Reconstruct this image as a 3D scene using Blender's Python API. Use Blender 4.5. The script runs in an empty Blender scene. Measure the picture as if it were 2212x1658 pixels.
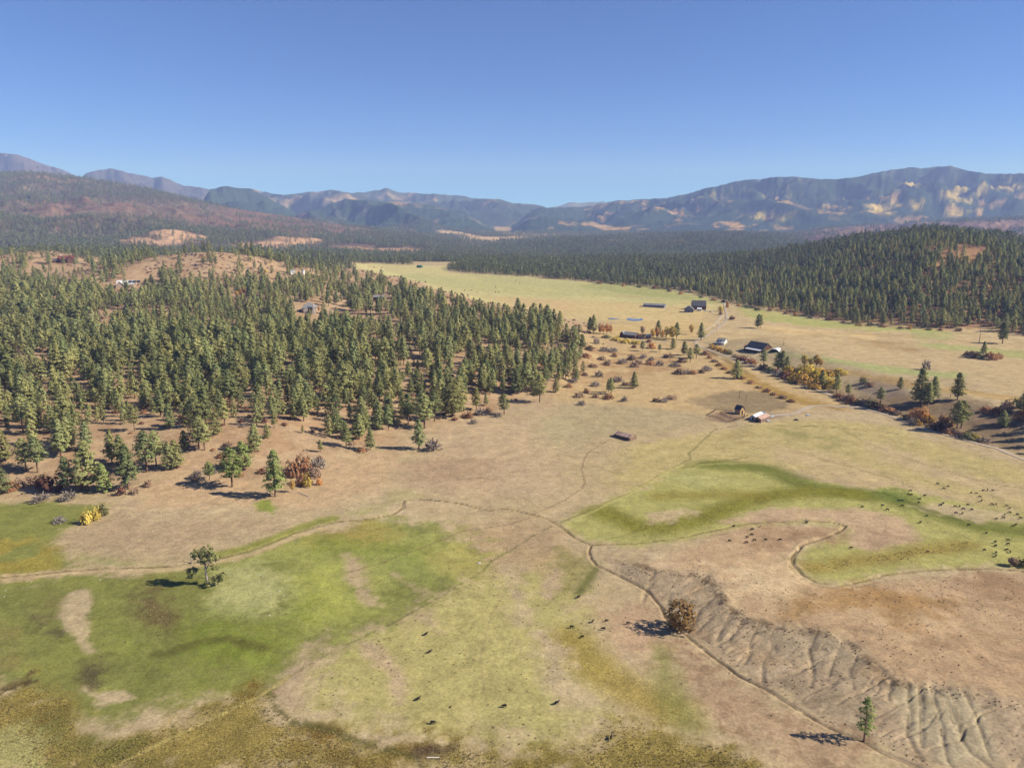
import bpy, bmesh, math, random
import numpy as np
from mathutils import Vector, Matrix

# ------------------------------------------------------------------ camera, sky, sun, exposure
sc = bpy.context.scene
sc.unit_settings.system = 'METRIC'
sc.unit_settings.scale_length = 2.0          # one unit stands for two metres
FPX, PITCH, CAMH = 1535.0, math.atan((829 - 495) / 1535.0), 87.0     # lens in pixels of a 2212 px wide frame
cam_d = bpy.data.cameras.new('camera')
cam_d.sensor_fit = 'HORIZONTAL'
cam_d.sensor_width = 36.0
cam_d.lens = 36.0 * FPX / 2212.0
cam_d.clip_start = 0.5
cam_d.clip_end = 60000.0
cam = bpy.data.objects.new('camera', cam_d)
sc.collection.objects.link(cam)
cam.location = (0, 0, CAMH)
cam.rotation_euler = (math.pi / 2 - PITCH, 0, 0)
sc.camera = cam

SUN_EL = math.radians(35.0)
SUN_DIR = Vector((math.cos(SUN_EL) * 0.994, math.cos(SUN_EL) * -0.11, math.sin(SUN_EL))).normalized()
world = bpy.data.worlds.new('World')
sc.world = world
world.use_nodes = True
wn = world.node_tree
wn.nodes.clear()
w_out = wn.nodes.new('ShaderNodeOutputWorld')
w_bg = wn.nodes.new('ShaderNodeBackground')
w_sky = wn.nodes.new('ShaderNodeTexSky')
w_sky.sky_type = 'NISHITA'
w_sky.sun_disc = False
w_sky.sun_elevation = SUN_EL
w_sky.sun_rotation = math.atan2(SUN_DIR.x, SUN_DIR.y)
w_sky.altitude = 10000
w_sky.air_density = 1.5
w_sky.dust_density = 2.0
w_sky.ozone_density = 10.0
w_bg.inputs['Strength'].default_value = 0.098
wn.links.new(w_sky.outputs[0], w_bg.inputs['Color'])
wn.links.new(w_bg.outputs[0], w_out.inputs['Surface'])

sun_d = bpy.data.lights.new('sun', 'SUN')
sun_d.energy = 5.0
sun_d.angle = math.radians(0.53)
sun_d.color = (1.0, 0.955, 0.885)
sun = bpy.data.objects.new('sun', sun_d)
sc.collection.objects.link(sun)
sun.rotation_euler = SUN_DIR.to_track_quat('Z', 'Y').to_euler()

sc.view_settings.view_transform = 'Standard'
sc.view_settings.look = 'None'
sc.view_settings.gamma = 1.0
sc.view_settings.use_curve_mapping = False
sc.view_settings.exposure = 0.81
sc.cycles.use_denoising = True
sc.cycles.denoiser = 'OPENIMAGEDENOISE'
sc.cycles.max_bounces = 4
sc.cycles.diffuse_bounces = 2
sc.cycles.glossy_bounces = 2
sc.cycles.transmission_bounces = 2
sc.cycles.volume_bounces = 0
sc.cycles.transparent_max_bounces = 6
sc.cycles.caustics_reflective = False
sc.cycles.caustics_refractive = False
HAZE_DENSITY = 0.0001

RNG = np.random.default_rng(7)
random.seed(7)
COL = sc.collection

# ------------------------------------------------------------------ number helpers
def vnoise(x, y, seed=0):
    xi = np.floor(x).astype(np.int64); yi = np.floor(y).astype(np.int64)
    xf = x - xi; yf = y - yi
    def hsh(a, b):
        n = (a * 374761393 + b * 668265263 + seed * 974634777) & 0xFFFFFFFF
        n = ((n ^ (n >> 13)) * 1274126177) & 0xFFFFFFFF
        n = n ^ (n >> 16)
        return (n & 0xFFFF) / 32767.5 - 1.0
    u = xf * xf * (3 - 2 * xf); v = yf * yf * (3 - 2 * yf)
    a = hsh(xi, yi); b = hsh(xi + 1, yi); c = hsh(xi, yi + 1); d = hsh(xi + 1, yi + 1)
    return a + (b - a) * u + (c - a) * v + (a - b - c + d) * u * v

def fbm(x, y, wl, octaves=4, seed=0, gain=0.5):
    t = np.zeros_like(x, dtype=np.float64); amp = 1.0; tot = 0.0; f = 1.0 / wl
    for o in range(octaves):
        t += amp * vnoise(x * f * (0.8 + 0.6 * (o % 2)) + y * f * 0.6, y * f - x * f * 0.6, seed + o * 17)
        tot += amp; amp *= gain; f *= 2.03
    return t / tot

def ridged(x, y, wl, octaves=4, seed=0):
    t = np.zeros_like(x, dtype=np.float64); amp = 1.0; tot = 0.0; f = 1.0 / wl
    for o in range(octaves):
        t += amp * (1 - 2 * np.abs(vnoise(x * f * 0.8 + y * f * 0.6, y * f * 0.8 - x * f * 0.6, seed + o * 31)))
        tot += amp; amp *= 0.5; f *= 2.1
    return t / tot

def sstep(a, b, x):
    t = np.clip((x - a) / (b - a), 0, 1)
    return t * t * (3 - 2 * t)

def seg_dist(px, py, line):
    d = np.full(px.shape, 1e18); tt = np.zeros(px.shape); acc = 0.0
    for (ax, ay), (bx, by) in zip(line[:-1], line[1:]):
        ex, ey = bx - ax, by - ay; L2 = ex * ex + ey * ey + 1e-9
        t = np.clip(((px - ax) * ex + (py - ay) * ey) / L2, 0, 1)
        q = (px - ax - t * ex) ** 2 + (py - ay - t * ey) ** 2
        m = q < d
        d = np.where(m, q, d); tt = np.where(m, acc + t * math.sqrt(L2), tt)
        acc += math.sqrt(L2)
    return np.sqrt(d), tt

def inside(px, py, poly):
    r = np.zeros(px.shape, bool)
    n = len(poly)
    for i in range(n):
        x1, y1 = poly[i]; x2, y2 = poly[(i + 1) % n]
        if y1 == y2: continue
        c = ((y1 > py) != (y2 > py)) & (px < (x2 - x1) * (py - y1) / (y2 - y1) + x1)
        r ^= c
    return r

def sd_poly(px, py, poly):
    d, _ = seg_dist(px, py, list(poly) + [poly[0]])
    return np.where(inside(px, py, poly), d, -d)

# ------------------------------------------------------------------ ground points from lens angles
CP, SP = math.cos(PITCH), math.sin(PITCH)
def ray_st(u, v):                      # x/y ratio and rise/y ratio of the sight line
    a = (np.asarray(u, float) - 1106) / FPX; b = -(np.asarray(v, float) - 829) / FPX
    Y = CP + b * SP; Z = -SP + b * CP
    return a / Y, Z / Y

def P0(u, v, z=0.0):                   # point on a level plane
    s, t = ray_st(u, v)
    y = (z - CAMH) / t
    return float(s * y), float(y)
def PL0(pts, z=0.0):
    return [P0(u, v, z) for u, v in pts]

# ------------------------------------------------------------------ terrain
D1 = [(-60,1250),(0,1245),(60,1240),(150,1232),(270,1228),(370,1222),(420,1216),(480,1205),(560,1183),(640,1150),(720,1127),(798,1122),(849,1110),(869,1098),(873,1081),(885,1079),(928,1079),(994,1088),(1057,1102),(1093,1099),(1144,1110),(1183,1120),(1214,1139),(1242,1161),(1277,1177),(1316,1179),(1387,1175),(1451,1169),(1534,1150),(1596,1135),(1666,1128),(1740,1127),(1794,1129),(1827,1137),(1819,1144),(1782,1162),(1732,1179),(1712,1204),(1712,1220),(1732,1243),(1761,1260),(1815,1267),(1856,1255),(1906,1241),(1989,1233),(2134,1228),(2212,1234),(2300,1240)]
D2 = [(1277,1177),(1273,1190),(1276,1204),(1289,1220),(1344,1247),(1402,1279),(1428,1308),(1438,1332),(1476,1365),(1534,1411),(1600,1460),(1658,1491),(1720,1531),(1782,1568),(1861,1601),(1906,1626),(1981,1658),(2080,1700)]
ROAD = [(1574,636),(1570,648),(1565,657),(1570,680),(1568,693),(1550,709),(1529,724),(1507,735),(1504,743),(1524,753),(1589,777),(1641,795),(1693,818),(1755,838),(1825,867),(1864,882),(1904,893),(1943,906),(1982,922),(2047,940),(2112,958),(2151,968),(2212,992),(2300,1020)]
W_D1 = PL0(D1); W_D2 = PL0(D2)
BENCH_TOP = [(1385,1218),(1409,1229),(1471,1237),(1525,1240),(1554,1278),(1570,1310),(1600,1335),(1674,1353),(1765,1365),(1823,1386),(1885,1436),(1925,1474),(2014,1487),(2113,1500),(2212,1530),(2330,1560)]
W_BT = PL0(BENCH_TOP, 2.0)
W_BENCH_BACK = PL0([(2330,1260),(2212,1240),(2134,1236),(1989,1240),(1906,1248),(1856,1262),(1815,1275),(1761,1268),(1725,1248),(1702,1222),(1702,1200),(1728,1172),(1780,1152),(1810,1140),(1740,1132),(1666,1134),(1596,1142),(1534,1157),(1480,1182),(1430,1196)], 1.0)
BENCH = W_BT + W_BENCH_BACK
PLATEAU = [(-420,130),(-300,168),(-190,215),(-165,232),(-120,228),(-88,236),(-62,266),(-45,290),(-20,318),(0,342),(35,385),(58,440),(72,500),(78,560),(66,640),(20,760),(-60,900),(-160,1100),(-280,1400),(-330,1900),(-2600,1900),(-1200,400)]
RHILL = PL0([(1250,604),(1400,617),(1500,632),(1570,650),(1640,664),(1750,682),(1850,697),(1950,705),(2050,710),(2130,708),(2212,724),(2330,745),(2500,760)], 5.0) + [(1300,560),(1300,1500),(200,1500)]
TERR = PL0([(1504,739),(1524,749),(1589,773),(1641,791),(1693,813),(1755,833),(1825,861),(1864,876),(1904,887),(1943,899),(1982,914),(2047,932),(2112,950),(2151,960),(2212,982),(2330,1018)], 1.0) + [(420,300),(420,560),(300,600)]
GULLY = []   # erosion rills down the bluff
for line in [[(1411,1232),(1398,1262),(1392,1285)],[(1471,1240),(1449,1268),(1441,1294)],[(1525,1246),(1490,1300),(1462,1345)],[(1552,1282),(1515,1312),(1486,1352)],[(1575,1330),(1560,1352),(1548,1372)],[(1605,1340),(1590,1358),(1576,1376)],[(1640,1352),(1626,1375),(1616,1397),(1617,1412),(1608,1422)],
             [(1676,1356),(1668,1372),(1670,1396),(1652,1424),(1650,1440),(1650,1462),(1655,1485)],[(1765,1368),(1748,1398),(1755,1440),(1752,1475)],[(1820,1390),(1800,1425),(1790,1455)],[(1850,1415),(1835,1450),(1842,1485)],
             [(1925,1478),(1922,1510)],[(1962,1480),(1966,1530),(1963,1578),(1985,1618),(1990,1625)],[(2012,1484),(2015,1520),(2035,1570),(2052,1630),(2066,1650)],[(1986,1482),(1990,1540),(1992,1600)],[(2050,1492),(2066,1530),(2080,1590),(2100,1615),(2150,1650)],[(2080,1496),(2110,1550),(2130,1600),(2145,1630)],[(2020,1500),(2045,1512),(2060,1560)]]:
    GULLY.append(PL0(line, 1.4))

def layer(crest, yc, yf, p, zb=None):
    u = np.array([c[0] for c in crest], float); v = np.array([c[1] for c in crest], float)
    s, t = ray_st(u, v)
    return dict(s=s, t=t, yc=yc, yf=yf, p=p)
LAYERS = {
 'left_hill': layer([(-500,385),(-200,376),(0,372),(90,374),(200,389),(300,404),(400,429),(500,449),(600,464),(700,479),(800,493),(900,505),(1000,517),(1080,533)], 3800, 1850, 1.25),
 'peak': layer([(-500,360),(-100,334),(-30,331),(0,330),(30,332),(60,342),(135,368),(200,395),(260,430)], 10000, 6200, 1.0),
 'ridge': layer([(120,420),(190,372),(215,368),(237,363),(270,372),(330,385),(350,384),(400,400),(450,408),(520,440),(560,480)], 9500, 6500, 1.0),
 'butte': layer([(440,430),(455,410),(490,403),(540,408),(575,425),(610,445),(660,470)], 6800, 5000, 0.8),
 'back': layer([(500,430),(540,408),(565,414),(600,420),(650,418),(720,410),(760,416),(800,413),(820,410),(829,405),(837,404),(846,409),(862,415),(900,417),(960,418),(985,421),(1040,430),(1060,428),(1080,430),(1110,440),(1150,441),(1170,445),(1195,456),(1240,480)], 9000, 6200, 1.1),
 'cliffs': layer([(560,490),(640,460),(700,448),(745,430),(800,433),(860,437),(920,440),(960,448),(1000,462),(1040,478),(1085,500),(1110,515)], 6200, 4300, 1.1),
 'gap': layer([(1150,470),(1190,449),(1230,437),(1255,438),(1300,434),(1312,438),(1350,450),(1420,480)], 11500, 9300, 1.0),
 'big': layer([(1085,505),(1110,480),(1130,468),(1165,448),(1200,450),(1260,446),(1320,435),(1360,433),(1400,430),(1440,428),(1480,418),(1530,406),(1600,390),(1640,387),(1680,381),(1700,381),(1760,387),(1790,388),(1850,382),(1900,373),(1960,362),(2000,363),(2015,360),(2055,359),(2090,369),(2130,374),(2212,376),(2600,380)], 8500, 4700, 1.05),
 'spur': layer([(1300,490),(1360,462),(1420,444),(1480,430),(1560,428),(1640,432),(1700,440),(1760,458),(1820,480),(1880,505)], 6700, 4900, 0.75),
 'spur2': layer([(1080,520),(1110,492),(1140,474),(1180,466),(1230,470),(1300,482),(1380,500)], 6000, 4700, 0.8),
 'brown': layer([(1600,530),(1680,512),(1740,500),(1800,492),(1900,484),(2000,480),(2100,476),(2212,472),(2600,468)], 4600, 2500, 1.0),
 'mid': layer([(980,540),(1040,527),(1080,521),(1200,516),(1300,513),(1400,508),(1500,505),(1600,504),(1700,509),(1760,520),(1850,535)], 3600, 2200, 1.0),
}
LNAMES = list(LAYERS)

def base_z(y):
    return np.interp(y, [0,450,900,1220,1480,1800,2300,3500,5000,8000,12000,22000], [0,0,9,19,22,4,2,30,70,150,220,300])

def sub(px, py, pts, margin):
    xs = [p[0] for p in pts]; ys = [p[1] for p in pts]
    return np.nonzero((px > min(xs) - margin) & (px < max(xs) + margin) & (py > min(ys) - margin) & (py < max(ys) + margin))

def terrain(x, y):
    s = x / np.maximum(y, 1.0)
    z = base_z(y)
    near = sstep(2600, 1200, y)
    z = z + near * (fbm(x, y, 160, 3, 3) * 1.6 * sstep(60, 400, y) + fbm(x, y, 38, 3, 5) * 0.5)
    # wooded plateau on the left
    i = sub(x, y, PLATEAU, 5)
    d = sd_poly(x[i], y[i], PLATEAU)
    dn = np.maximum(d + 14 * fbm(x[i], y[i], 70, 3, 9), 0)
    z[i] += sstep(0, 55, dn) * 5.5 + np.minimum(dn * 0.028, 21) + sstep(20, 200, dn) * fbm(x[i], y[i], 130, 3, 11) * 5
    z += 33 * np.exp(-(((x + 400) / 135) ** 2 + ((y - 960) / 110) ** 2)) + 22 * np.exp(-(((x + 680) / 90) ** 2 + ((y - 1050) / 110) ** 2))
    z += 7 * np.exp(-(((x + 215) / 45) ** 2 + ((y - 690) / 60) ** 2))
    # wooded hill on the right
    i = sub(x, y, RHILL, 5)
    d = np.maximum(sd_poly(x[i], y[i], RHILL) + 20 * fbm(x[i], y[i], 140, 3, 21), 0)
    hm = np.interp(s[i], [0.05,0.2,0.3,0.38,0.47,0.585,0.66,0.72,1.1], [0.10,0.12,0.22,0.42,0.78,1.0,0.86,0.66,0.5])
    z[i] += 61 * hm * sstep(0, 300, d) + 3 * sstep(0, 60, d)
    # terrace above the road
    i = sub(x, y, TERR, 5)
    d = np.maximum(sd_poly(x[i], y[i], TERR), 0)
    z[i] += 7.5 * sstep(0, 48, d + 6 * fbm(x[i], y[i], 30, 3, 25) * sstep(0, 12, d))
    # eroded bench at the lower right
    i = sub(x, y, BENCH, 40)
    d = sd_poly(x[i], y[i], BENCH)
    xb, yb = x[i], y[i]
    ft, _ = seg_dist(xb, yb, W_D2)
    up = np.clip(ft / np.maximum(ft + np.maximum(-d, 0), 0.01), 0, 1)
    face = np.where(d < 0, up, 1.0)
    ins = sstep(-6, 26, d)
    bt, _ = seg_dist(xb, yb, W_BT)
    right = inside(xb, yb, W_D2 + [(140, 60), (260, 120), (260, 200), (60, 210)])
    h = 2.0 * np.where(d > 0, np.maximum(sstep(0, 45, d), sstep(60, 0, bt)), np.clip((face - 0.03) / 0.97, 0, 1)) * right
    h *= np.where(d < 0, sstep(40, 8, bt), np.clip(ft / 9, 0, 1))
    bluff = right * (d < 3) * sstep(0.06, 0.3, face) * sstep(34, 16, bt)
    ca = xb * 0.44 - yb * 0.90 + 1.6 * fbm(xb, yb, 9, 2, 44); cc = xb * 0.90 + yb * 0.44
    rl = 1 - np.abs(vnoise(ca / 3.1, cc / 16.0, 41)) * 5.5
    rl2 = 1 - np.abs(vnoise(ca / 1.3, cc / 8.0, 42)) * 4.0
    h -= bluff * sstep(3, -1, d) * (0.29 * np.clip(rl, 0, 1) + 0.14 * np.clip(rl2, 0, 1)) * sstep(-0.5, 0.3, fbm(xb, yb, 14, 2, 45) + 0.2)
    h += right * sstep(-3, 1, d) * sstep(6, 0, bt) * 0.55 * fbm(xb, yb, 4.5, 2, 43)
    z[i] += h * (0.45 + 0.55 * sstep(178, 146, yb))
    for k, g in enumerate(GULLY):
        j = sub(x, y, g, 4)
        dd, tt = seg_dist(x[j] + 0.5 * fbm(x[j], y[j], 5, 2, 60), y[j] + 0.5 * fbm(x[j], y[j], 5, 2, 61), g)
        z[j] -= (0.34 if k > 10 else 0.24) * np.exp(-(dd / 0.5) ** 2) * (0.6 + 0.8 * fbm(x[j], y[j], 7, 2, 64))
    # ditches
    for w, dep in ((W_D1, 0.5), (W_D2, 0.4)):
        j = sub(x, y, w, 5)
        dd, tt = seg_dist(x[j] + 0.35 * fbm(x[j], y[j], 6, 2, 70), y[j] + 0.35 * fbm(x[j], y[j], 6, 2, 71), w)
        z[j] += -dep * 0.8 * np.exp(-(dd / 0.32) ** 2) * (1 + 0.7 * fbm(x[j], y[j], 5, 2, 73)) + 0.06 * np.exp(-((dd - 0.8) / 0.5) ** 2)
    # hills and mountains
    lay = np.full(x.shape, -1, np.int8)
    far = y > 1700
    if far.any():
        xf, yf_, sf = x[far], y[far], s[far]
        zf = z[far]; lf = lay[far]
        warp = fbm(xf, yf_, 1500, 3, 81) * 260
        for k, n in enumerate(LNAMES):
            L = LAYERS[n]
            tc = np.interp(sf, L['s'], L['t'])
            tc = tc + (0.0 if n in ('left_hill', 'mid', 'brown') else 0.0022) * fbm(sf * 55, sf * 0 + 3 * k, 1.0, 4, 190 + k, 0.6)
            yc = L['yc'] + 0.06 * L['yc'] * fbm(sf * 8, sf * 0 + k, 1.0, 2, 90 + k)
            okc = (sf > L['s'][0]) & (sf < L['s'][-1])
            zc = CAMH + yc * tc
            zb = base_z(np.full_like(yf_, L['yf']))
            t = np.clip((yc - yf_ + warp * sstep(0, 600, yc - yf_) * 0.6) / (yc - L['yf']), 0, 1)
            prof = (1 - t) ** L['p']
            bump = np.clip(t * 5, 0, 1) * np.clip((1 - t) * 3, 0, 1)
            rel = np.maximum(zc - zb, 0)
            rg = ridged(xf, yf_, L['yc'] * 0.085, 5, 100 + k)
            zl = zb + rel * prof + bump * (rel * (0.16 if n == 'left_hill' else 0.55) * rg + 8 * fbm(xf, yf_, 160, 3, 130 + k))
            zl = np.where(yf_ > yc, zc - (yf_ - yc) * 0.45, zl)
            zl = np.minimum(zl, CAMH + yf_ * tc + 0.0) if n not in ('left_hill',) else zl
            take = okc & (zl > zf) & (yf_ > L['yf'])
            zf = np.where(take, zl, zf); lf = np.where(take, k, lf)
        z[far] = zf; lay[far] = lf
    # fine relief
    z = z + sstep(1500, 300, y) * (0.10 * fbm(x, y, 4.2, 3, 150) + 0.14 * fbm(x, y, 13, 2, 151))
    return z, lay

ys = [40.0]
while ys[-1] < 13000:
    yy = ys[-1]
    if yy < 96: dy = 0.9
    else: dy = min(max(yy * yy / (710 * 87) * 1.18, 0.2), yy * 0.0105)
    if 1700 < yy < 9500: dy = min(dy, yy * 0.008)
    ys.append(yy + dy)
GY = np.array(ys)
sa = np.linspace(-0.86, 0.86, 880)
GS = np.concatenate([np.linspace(-1.5, -0.88, 46), sa, np.linspace(0.88, 1.5, 46)])
NR, NC = len(GY), len(GS)
GX = GY[:, None] * GS[None, :]
GYY = np.repeat(GY[:, None], NC, 1)
Z, LAY = terrain(GX.ravel(), GYY.ravel())
Z = Z.reshape(NR, NC); LAY = LAY.reshape(NR, NC)

def hgt(x, y):
    x = np.asarray(x, float); y = np.asarray(y, float)
    s = np.clip(x / y, GS[0], GS[-1] - 1e-6)
    c = np.clip(np.searchsorted(GS, s) - 1, 0, NC - 2); r = np.clip(np.searchsorted(GY, y) - 1, 0, NR - 2)
    fc = (s - GS[c]) / (GS[c + 1] - GS[c]); fr = (y - GY[r]) / (GY[r + 1] - GY[r])
    return (Z[r, c] * (1 - fc) + Z[r, c + 1] * fc) * (1 - fr) + (Z[r + 1, c] * (1 - fc) + Z[r + 1, c + 1] * fc) * fr
def lay_at(x, y):
    s = np.clip(x / y, GS[0], GS[-1] - 1e-6)
    return LAY[np.clip(np.searchsorted(GY, y) - 1, 0, NR - 2), np.clip(np.searchsorted(GS, s) - 1, 0, NC - 2)]

def G(u, v):                            # where a sight line meets the ground
    s, t = ray_st(u, v)
    c = int(np.clip(np.searchsorted(GS, s) - 1, 0, NC - 2)); f = (s - GS[c]) / (GS[c + 1] - GS[c])
    col = Z[:, c] * (1 - f) + Z[:, c + 1] * f
    diff = CAMH + GY * t - col
    k = np.nonzero(diff < 0)[0]
    if len(k) == 0:
        r = NR - 2; y = GY[r]
    else:
        r = max(int(k[0]), 1)
        y = GY[r - 1] + (GY[r] - GY[r - 1]) * diff[r - 1] / (diff[r - 1] - diff[r])
    return float(s * y), float(y)
def GL(pts): return [G(u, v) for u, v in pts]
def G3(u, v):
    x, y = G(u, v); return Vector((x, y, float(hgt(x, y))))
def run_max():                          # how high the skyline stands in front of each ground point
    t = (Z - CAMH) / GY[:, None]
    m = np.maximum.accumulate(t, 0)
    m = np.vstack([np.full((1, NC), -9.0), m[:-1]])
    return m
SKYT = run_max()
def seen(x, y, z, up):
    s = np.clip(x / y, GS[0], GS[-1] - 1e-6)
    r = np.clip(np.searchsorted(GY, y) - 1, 0, NR - 2); c = np.clip(np.searchsorted(GS, s) - 1, 0, NC - 2)
    return (z + up - CAMH) / y > SKYT[r, c] - 0.001

# ------------------------------------------------------------------ ground colours (earth, dry grass, green grass, marsh) as painted regions
LREF = 1.3
def S(r, g, b):
    c = np.array([r, g, b], float) / 255.0
    c = np.where(c <= 0.04045, c / 12.92, ((c + 0.055) / 1.055) ** 2.4)
    return c / LREF * np.array([0.93, 0.957, 1.02])
X1 = GX.ravel(); Y1 = GYY.ravel()
amp = np.clip(Y1 / 190.0, 0.5, 12)
WX = X1 + 2.0 * amp * fbm(X1 / amp, Y1 / amp, 9, 5, 201, 0.62)
WY = Y1 + 2.0 * amp * fbm(X1 / amp, Y1 / amp, 9, 5, 207, 0.62)
N_BIG = fbm(X1, Y1, 45, 4, 211); N_MID = fbm(X1, Y1, 11, 4, 213); N_FINE = fbm(X1, Y1, 2.6, 3, 215)
CG = np.tile(S(186, 162, 122), (NR * NC, 1))
ROUGH = np.zeros(NR * NC)
N_EDGE = 0.9 * N_MID + 1.1 * N_FINE

def mixc(idx, m, c):
    CG[idx] += (np.asarray(c)[None, :] - CG[idx]) * m[:, None]
def paint(px, c, soft=3.0, a=1.0, nz=None, thr=0.0, world=False, rough=None, lo=None):
    poly = px if world else GL(px)
    i = sub(X1, Y1, poly, soft * 2 + 20)[0]
    if lo is not None: i = i[(Y1[i] > lo[0]) & (Y1[i] < lo[1])]
    m = sstep(-soft, soft, sd_poly(WX[i], WY[i], poly) + soft * N_EDGE[i]) * a
    if nz is not None: m = m * sstep(thr - 0.22, thr + 0.22, nz[i])
    mixc(i, m, c)
    if rough is not None: ROUGH[i] = np.maximum(ROUGH[i], m * rough)
def stroke(px, c, w, soft=0.6, a=1.0, nz=None, thr=0.0, world=False, warp=1.0, rough=None):
    line = px if world else GL(px)
    i = sub(X1, Y1, line, w + soft + 12)[0]
    d, _ = seg_dist(X1[i] + (WX[i] - X1[i]) * warp, Y1[i] + (WY[i] - Y1[i]) * warp, line)
    m = sstep(w + soft, max(w - soft, 0), d) * a
    if nz is not None: m = m * sstep(thr - 0.25, thr + 0.25, nz[i])
    mixc(i, m, c)
    if rough is not None: ROUGH[i] = np.maximum(ROUGH[i], m * rough)

TAN = S(188,162,124); PINK = S(190,160,126); SAND = S(206,180,140); GRN = S(124,124,62); LGRN = S(170,162,94); PALE = S(176,168,112)
DGRN = S(114,116,54); GOLD = S(150,130,68); DGOLD = S(122,104,52); BRN = S(112,94,64); DBR = S(84,74,52); OLIVE = S(150,140,78); STRAW = S(196,170,112)
FLOOR = S(186,154,118)

# -- general mottling of the dry fields
m0 = sstep(0.0, 0.5, N_BIG) * 0.45 * sstep(1600, 700, Y1); mixc(slice(None), m0, S(172,150,108))
m0 = sstep(0.1, 0.6, -N_BIG) * 0.4 * sstep(1600, 700, Y1); mixc(slice(None), m0, S(200,176,136))
# -- wooded ground
pl = [(0 if False else a, b) for a, b in PLATEAU]
paint(pl, FLOOR, 14, 0.9, world=True)
paint(pl, S(158,118,82), 10, 0.4, N_MID, 0.12, world=True)
paint([(520,1040),(640,1030),(720,990),(860,960),(890,960),(860,1010),(820,1060),(700,1090),(560,1095),(420,1100),(300,1095),(260,1060),(400,1000)], S(196,162,122), 6, 0.8)
paint(RHILL, S(150,112,82), 12, 0.9, world=True)
paint(RHILL, S(176,138,92), 12, 0.6, N_BIG, 0.1, world=True)
# -- valley meadows
FMEADOW = [(735,572),(800,568),(880,572),(960,575),(975,590),(1060,592),(1250,607),(1400,619),(1500,634),(1560,650),(1560,662),(1500,690),(1400,690),(1290,690),(1240,680),(1150,668),(1060,655),(960,630),(900,606),(820,592)]
paint(FMEADOW, S(198,182,124), 8)
paint([(800,585),(900,590),(990,600),(1120,612),(1300,625),(1400,632),(1300,640),(1150,640),(1000,625),(900,608)], S(184,176,116), 14, 0.8)
paint([(1000,592),(1240,606),(1500,640),(1540,655),(1420,655),(1250,630),(1050,605)], S(178,170,114), 10, 0.7)
paint([(1240,650),(1400,655),(1540,668),(1540,690),(1400,700),(1240,690),(1100,668)], S(204,176,122), 10, 0.85)
paint([(1060,640),(1240,648),(1240,668),(1100,660)], S(206,172,122), 8, 0.7)
paint([(1300,608),(1420,620),(1560,650),(1560,656),(1400,640),(1250,618)], S(160,158,96), 7, 0.7)
paint([(1330,700),(1500,690),(1560,700),(1500,735),(1420,735),(1300,730),(1280,715)], S(202,172,116), 8, 0.9)
RMEADOW = [(1580,652),(1640,664),(1750,682),(1850,697),(1950,705),(2050,710),(2130,708),(2212,724),(2300,735),(2300,960),(2212,860),(2050,800),(1900,800),(1700,760),(1600,745),(1520,738),(1560,700)]
paint(RMEADOW, S(194,168,124), 8, 0.95)
paint([(1590,658),(1640,668),(1750,686),(1850,700),(1950,708),(2050,714),(2080,720),(1990,722),(1860,712),(1740,704),(1640,690),(1600,682)], S(172,168,100), 6, 0.95)
paint([(1960,718),(2070,722),(2060,736),(1970,730)], S(166,164,104), 4, 0.7)
paint([(1682,757),(1812,776),(1943,794),(2099,807),(2070,815),(1995,812),(1891,803),(1760,776),(1695,767),(1640,757)], S(168,168,108), 3, 0.9)
paint([(1984,739),(2047,742),(2212,758),(2300,768),(2300,790),(2212,776),(2151,765),(1995,749)], S(172,168,106), 4, 0.9)
paint([(1840,730),(1980,740),(2080,756),(2120,762),(2060,775),(1950,762),(1850,745)], S(158,128,84), 6, 0.75, N_BIG, -0.1)
paint([(1600,700),(1800,715),(1900,725),(1880,735),(1700,722)], S(212,180,126), 6, 0.7)
for k in range(26):                     # streaks of cut and uncut hay
    y0 = 520 + 15 * k
    stroke([(150 + 20 * math.sin(k), y0), (260 + 10 * k, y0 - 60 - 2 * k), (420, y0 - 150)], S(184,150,100) if k % 2 else S(206,180,128), 1.4 + (k % 3), 2.0, 0.6, N_BIG, 0.0, world=True)
for k in range(14):
    y0 = 640 + 44 * k
    stroke([(-60 + 10 * k, y0 + 90), (60, y0 + 40), (200, y0)], S(178,160,96) if k % 2 else S(210,186,130), 3 + (k % 4), 4, 0.4, N_BIG, 0.05, world=True)
# -- slopes round the middle farm
paint([(1240,715),(1320,735),(1500,742),(1530,756),(1600,785),(1700,825),(1800,862),(1860,885),(1760,878),(1720,893),(1640,905),(1500,890),(1350,875),(1220,868),(1190,855),(1240,800),(1258,760)], S(194,164,116), 5, 0.95)
paint([(1260,745),(1400,760),(1480,780),(1500,800),(1460,815),(1380,805),(1290,830),(1240,845),(1250,790)], S(172,136,96), 6, 0.7, N_MID, -0.05)
paint([(1494,868),(1520,855),(1580,842),(1660,848),(1710,868),(1715,885),(1660,893),(1560,888)], S(142,122,92), 3, 0.85)
paint([(1490,862),(1520,855),(1570,862),(1590,880),(1540,885),(1500,880)], S(166,142,104), 3, 0.6)
paint([(1526,900),(1545,890),(1580,885),(1606,890),(1600,905),(1560,914),(1530,907)], S(150,122,96), 1.5, 0.95)
paint([(1610,905),(1650,890),(1720,890),(1700,902),(1660,912)], S(166,144,112), 2, 0.8)
stroke([(1520,750),(1545,765),(1570,780),(1600,800),(1650,830),(1720,862),(1800,880)], S(120,98,62), 2.6, 2, 0.75, N_MID, -0.2)
paint([(1530,772),(1600,800),(1700,845),(1800,875),(1840,882),(1760,880),(1650,845),(1560,800)], S(170,136,72), 4, 0.8)
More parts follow.
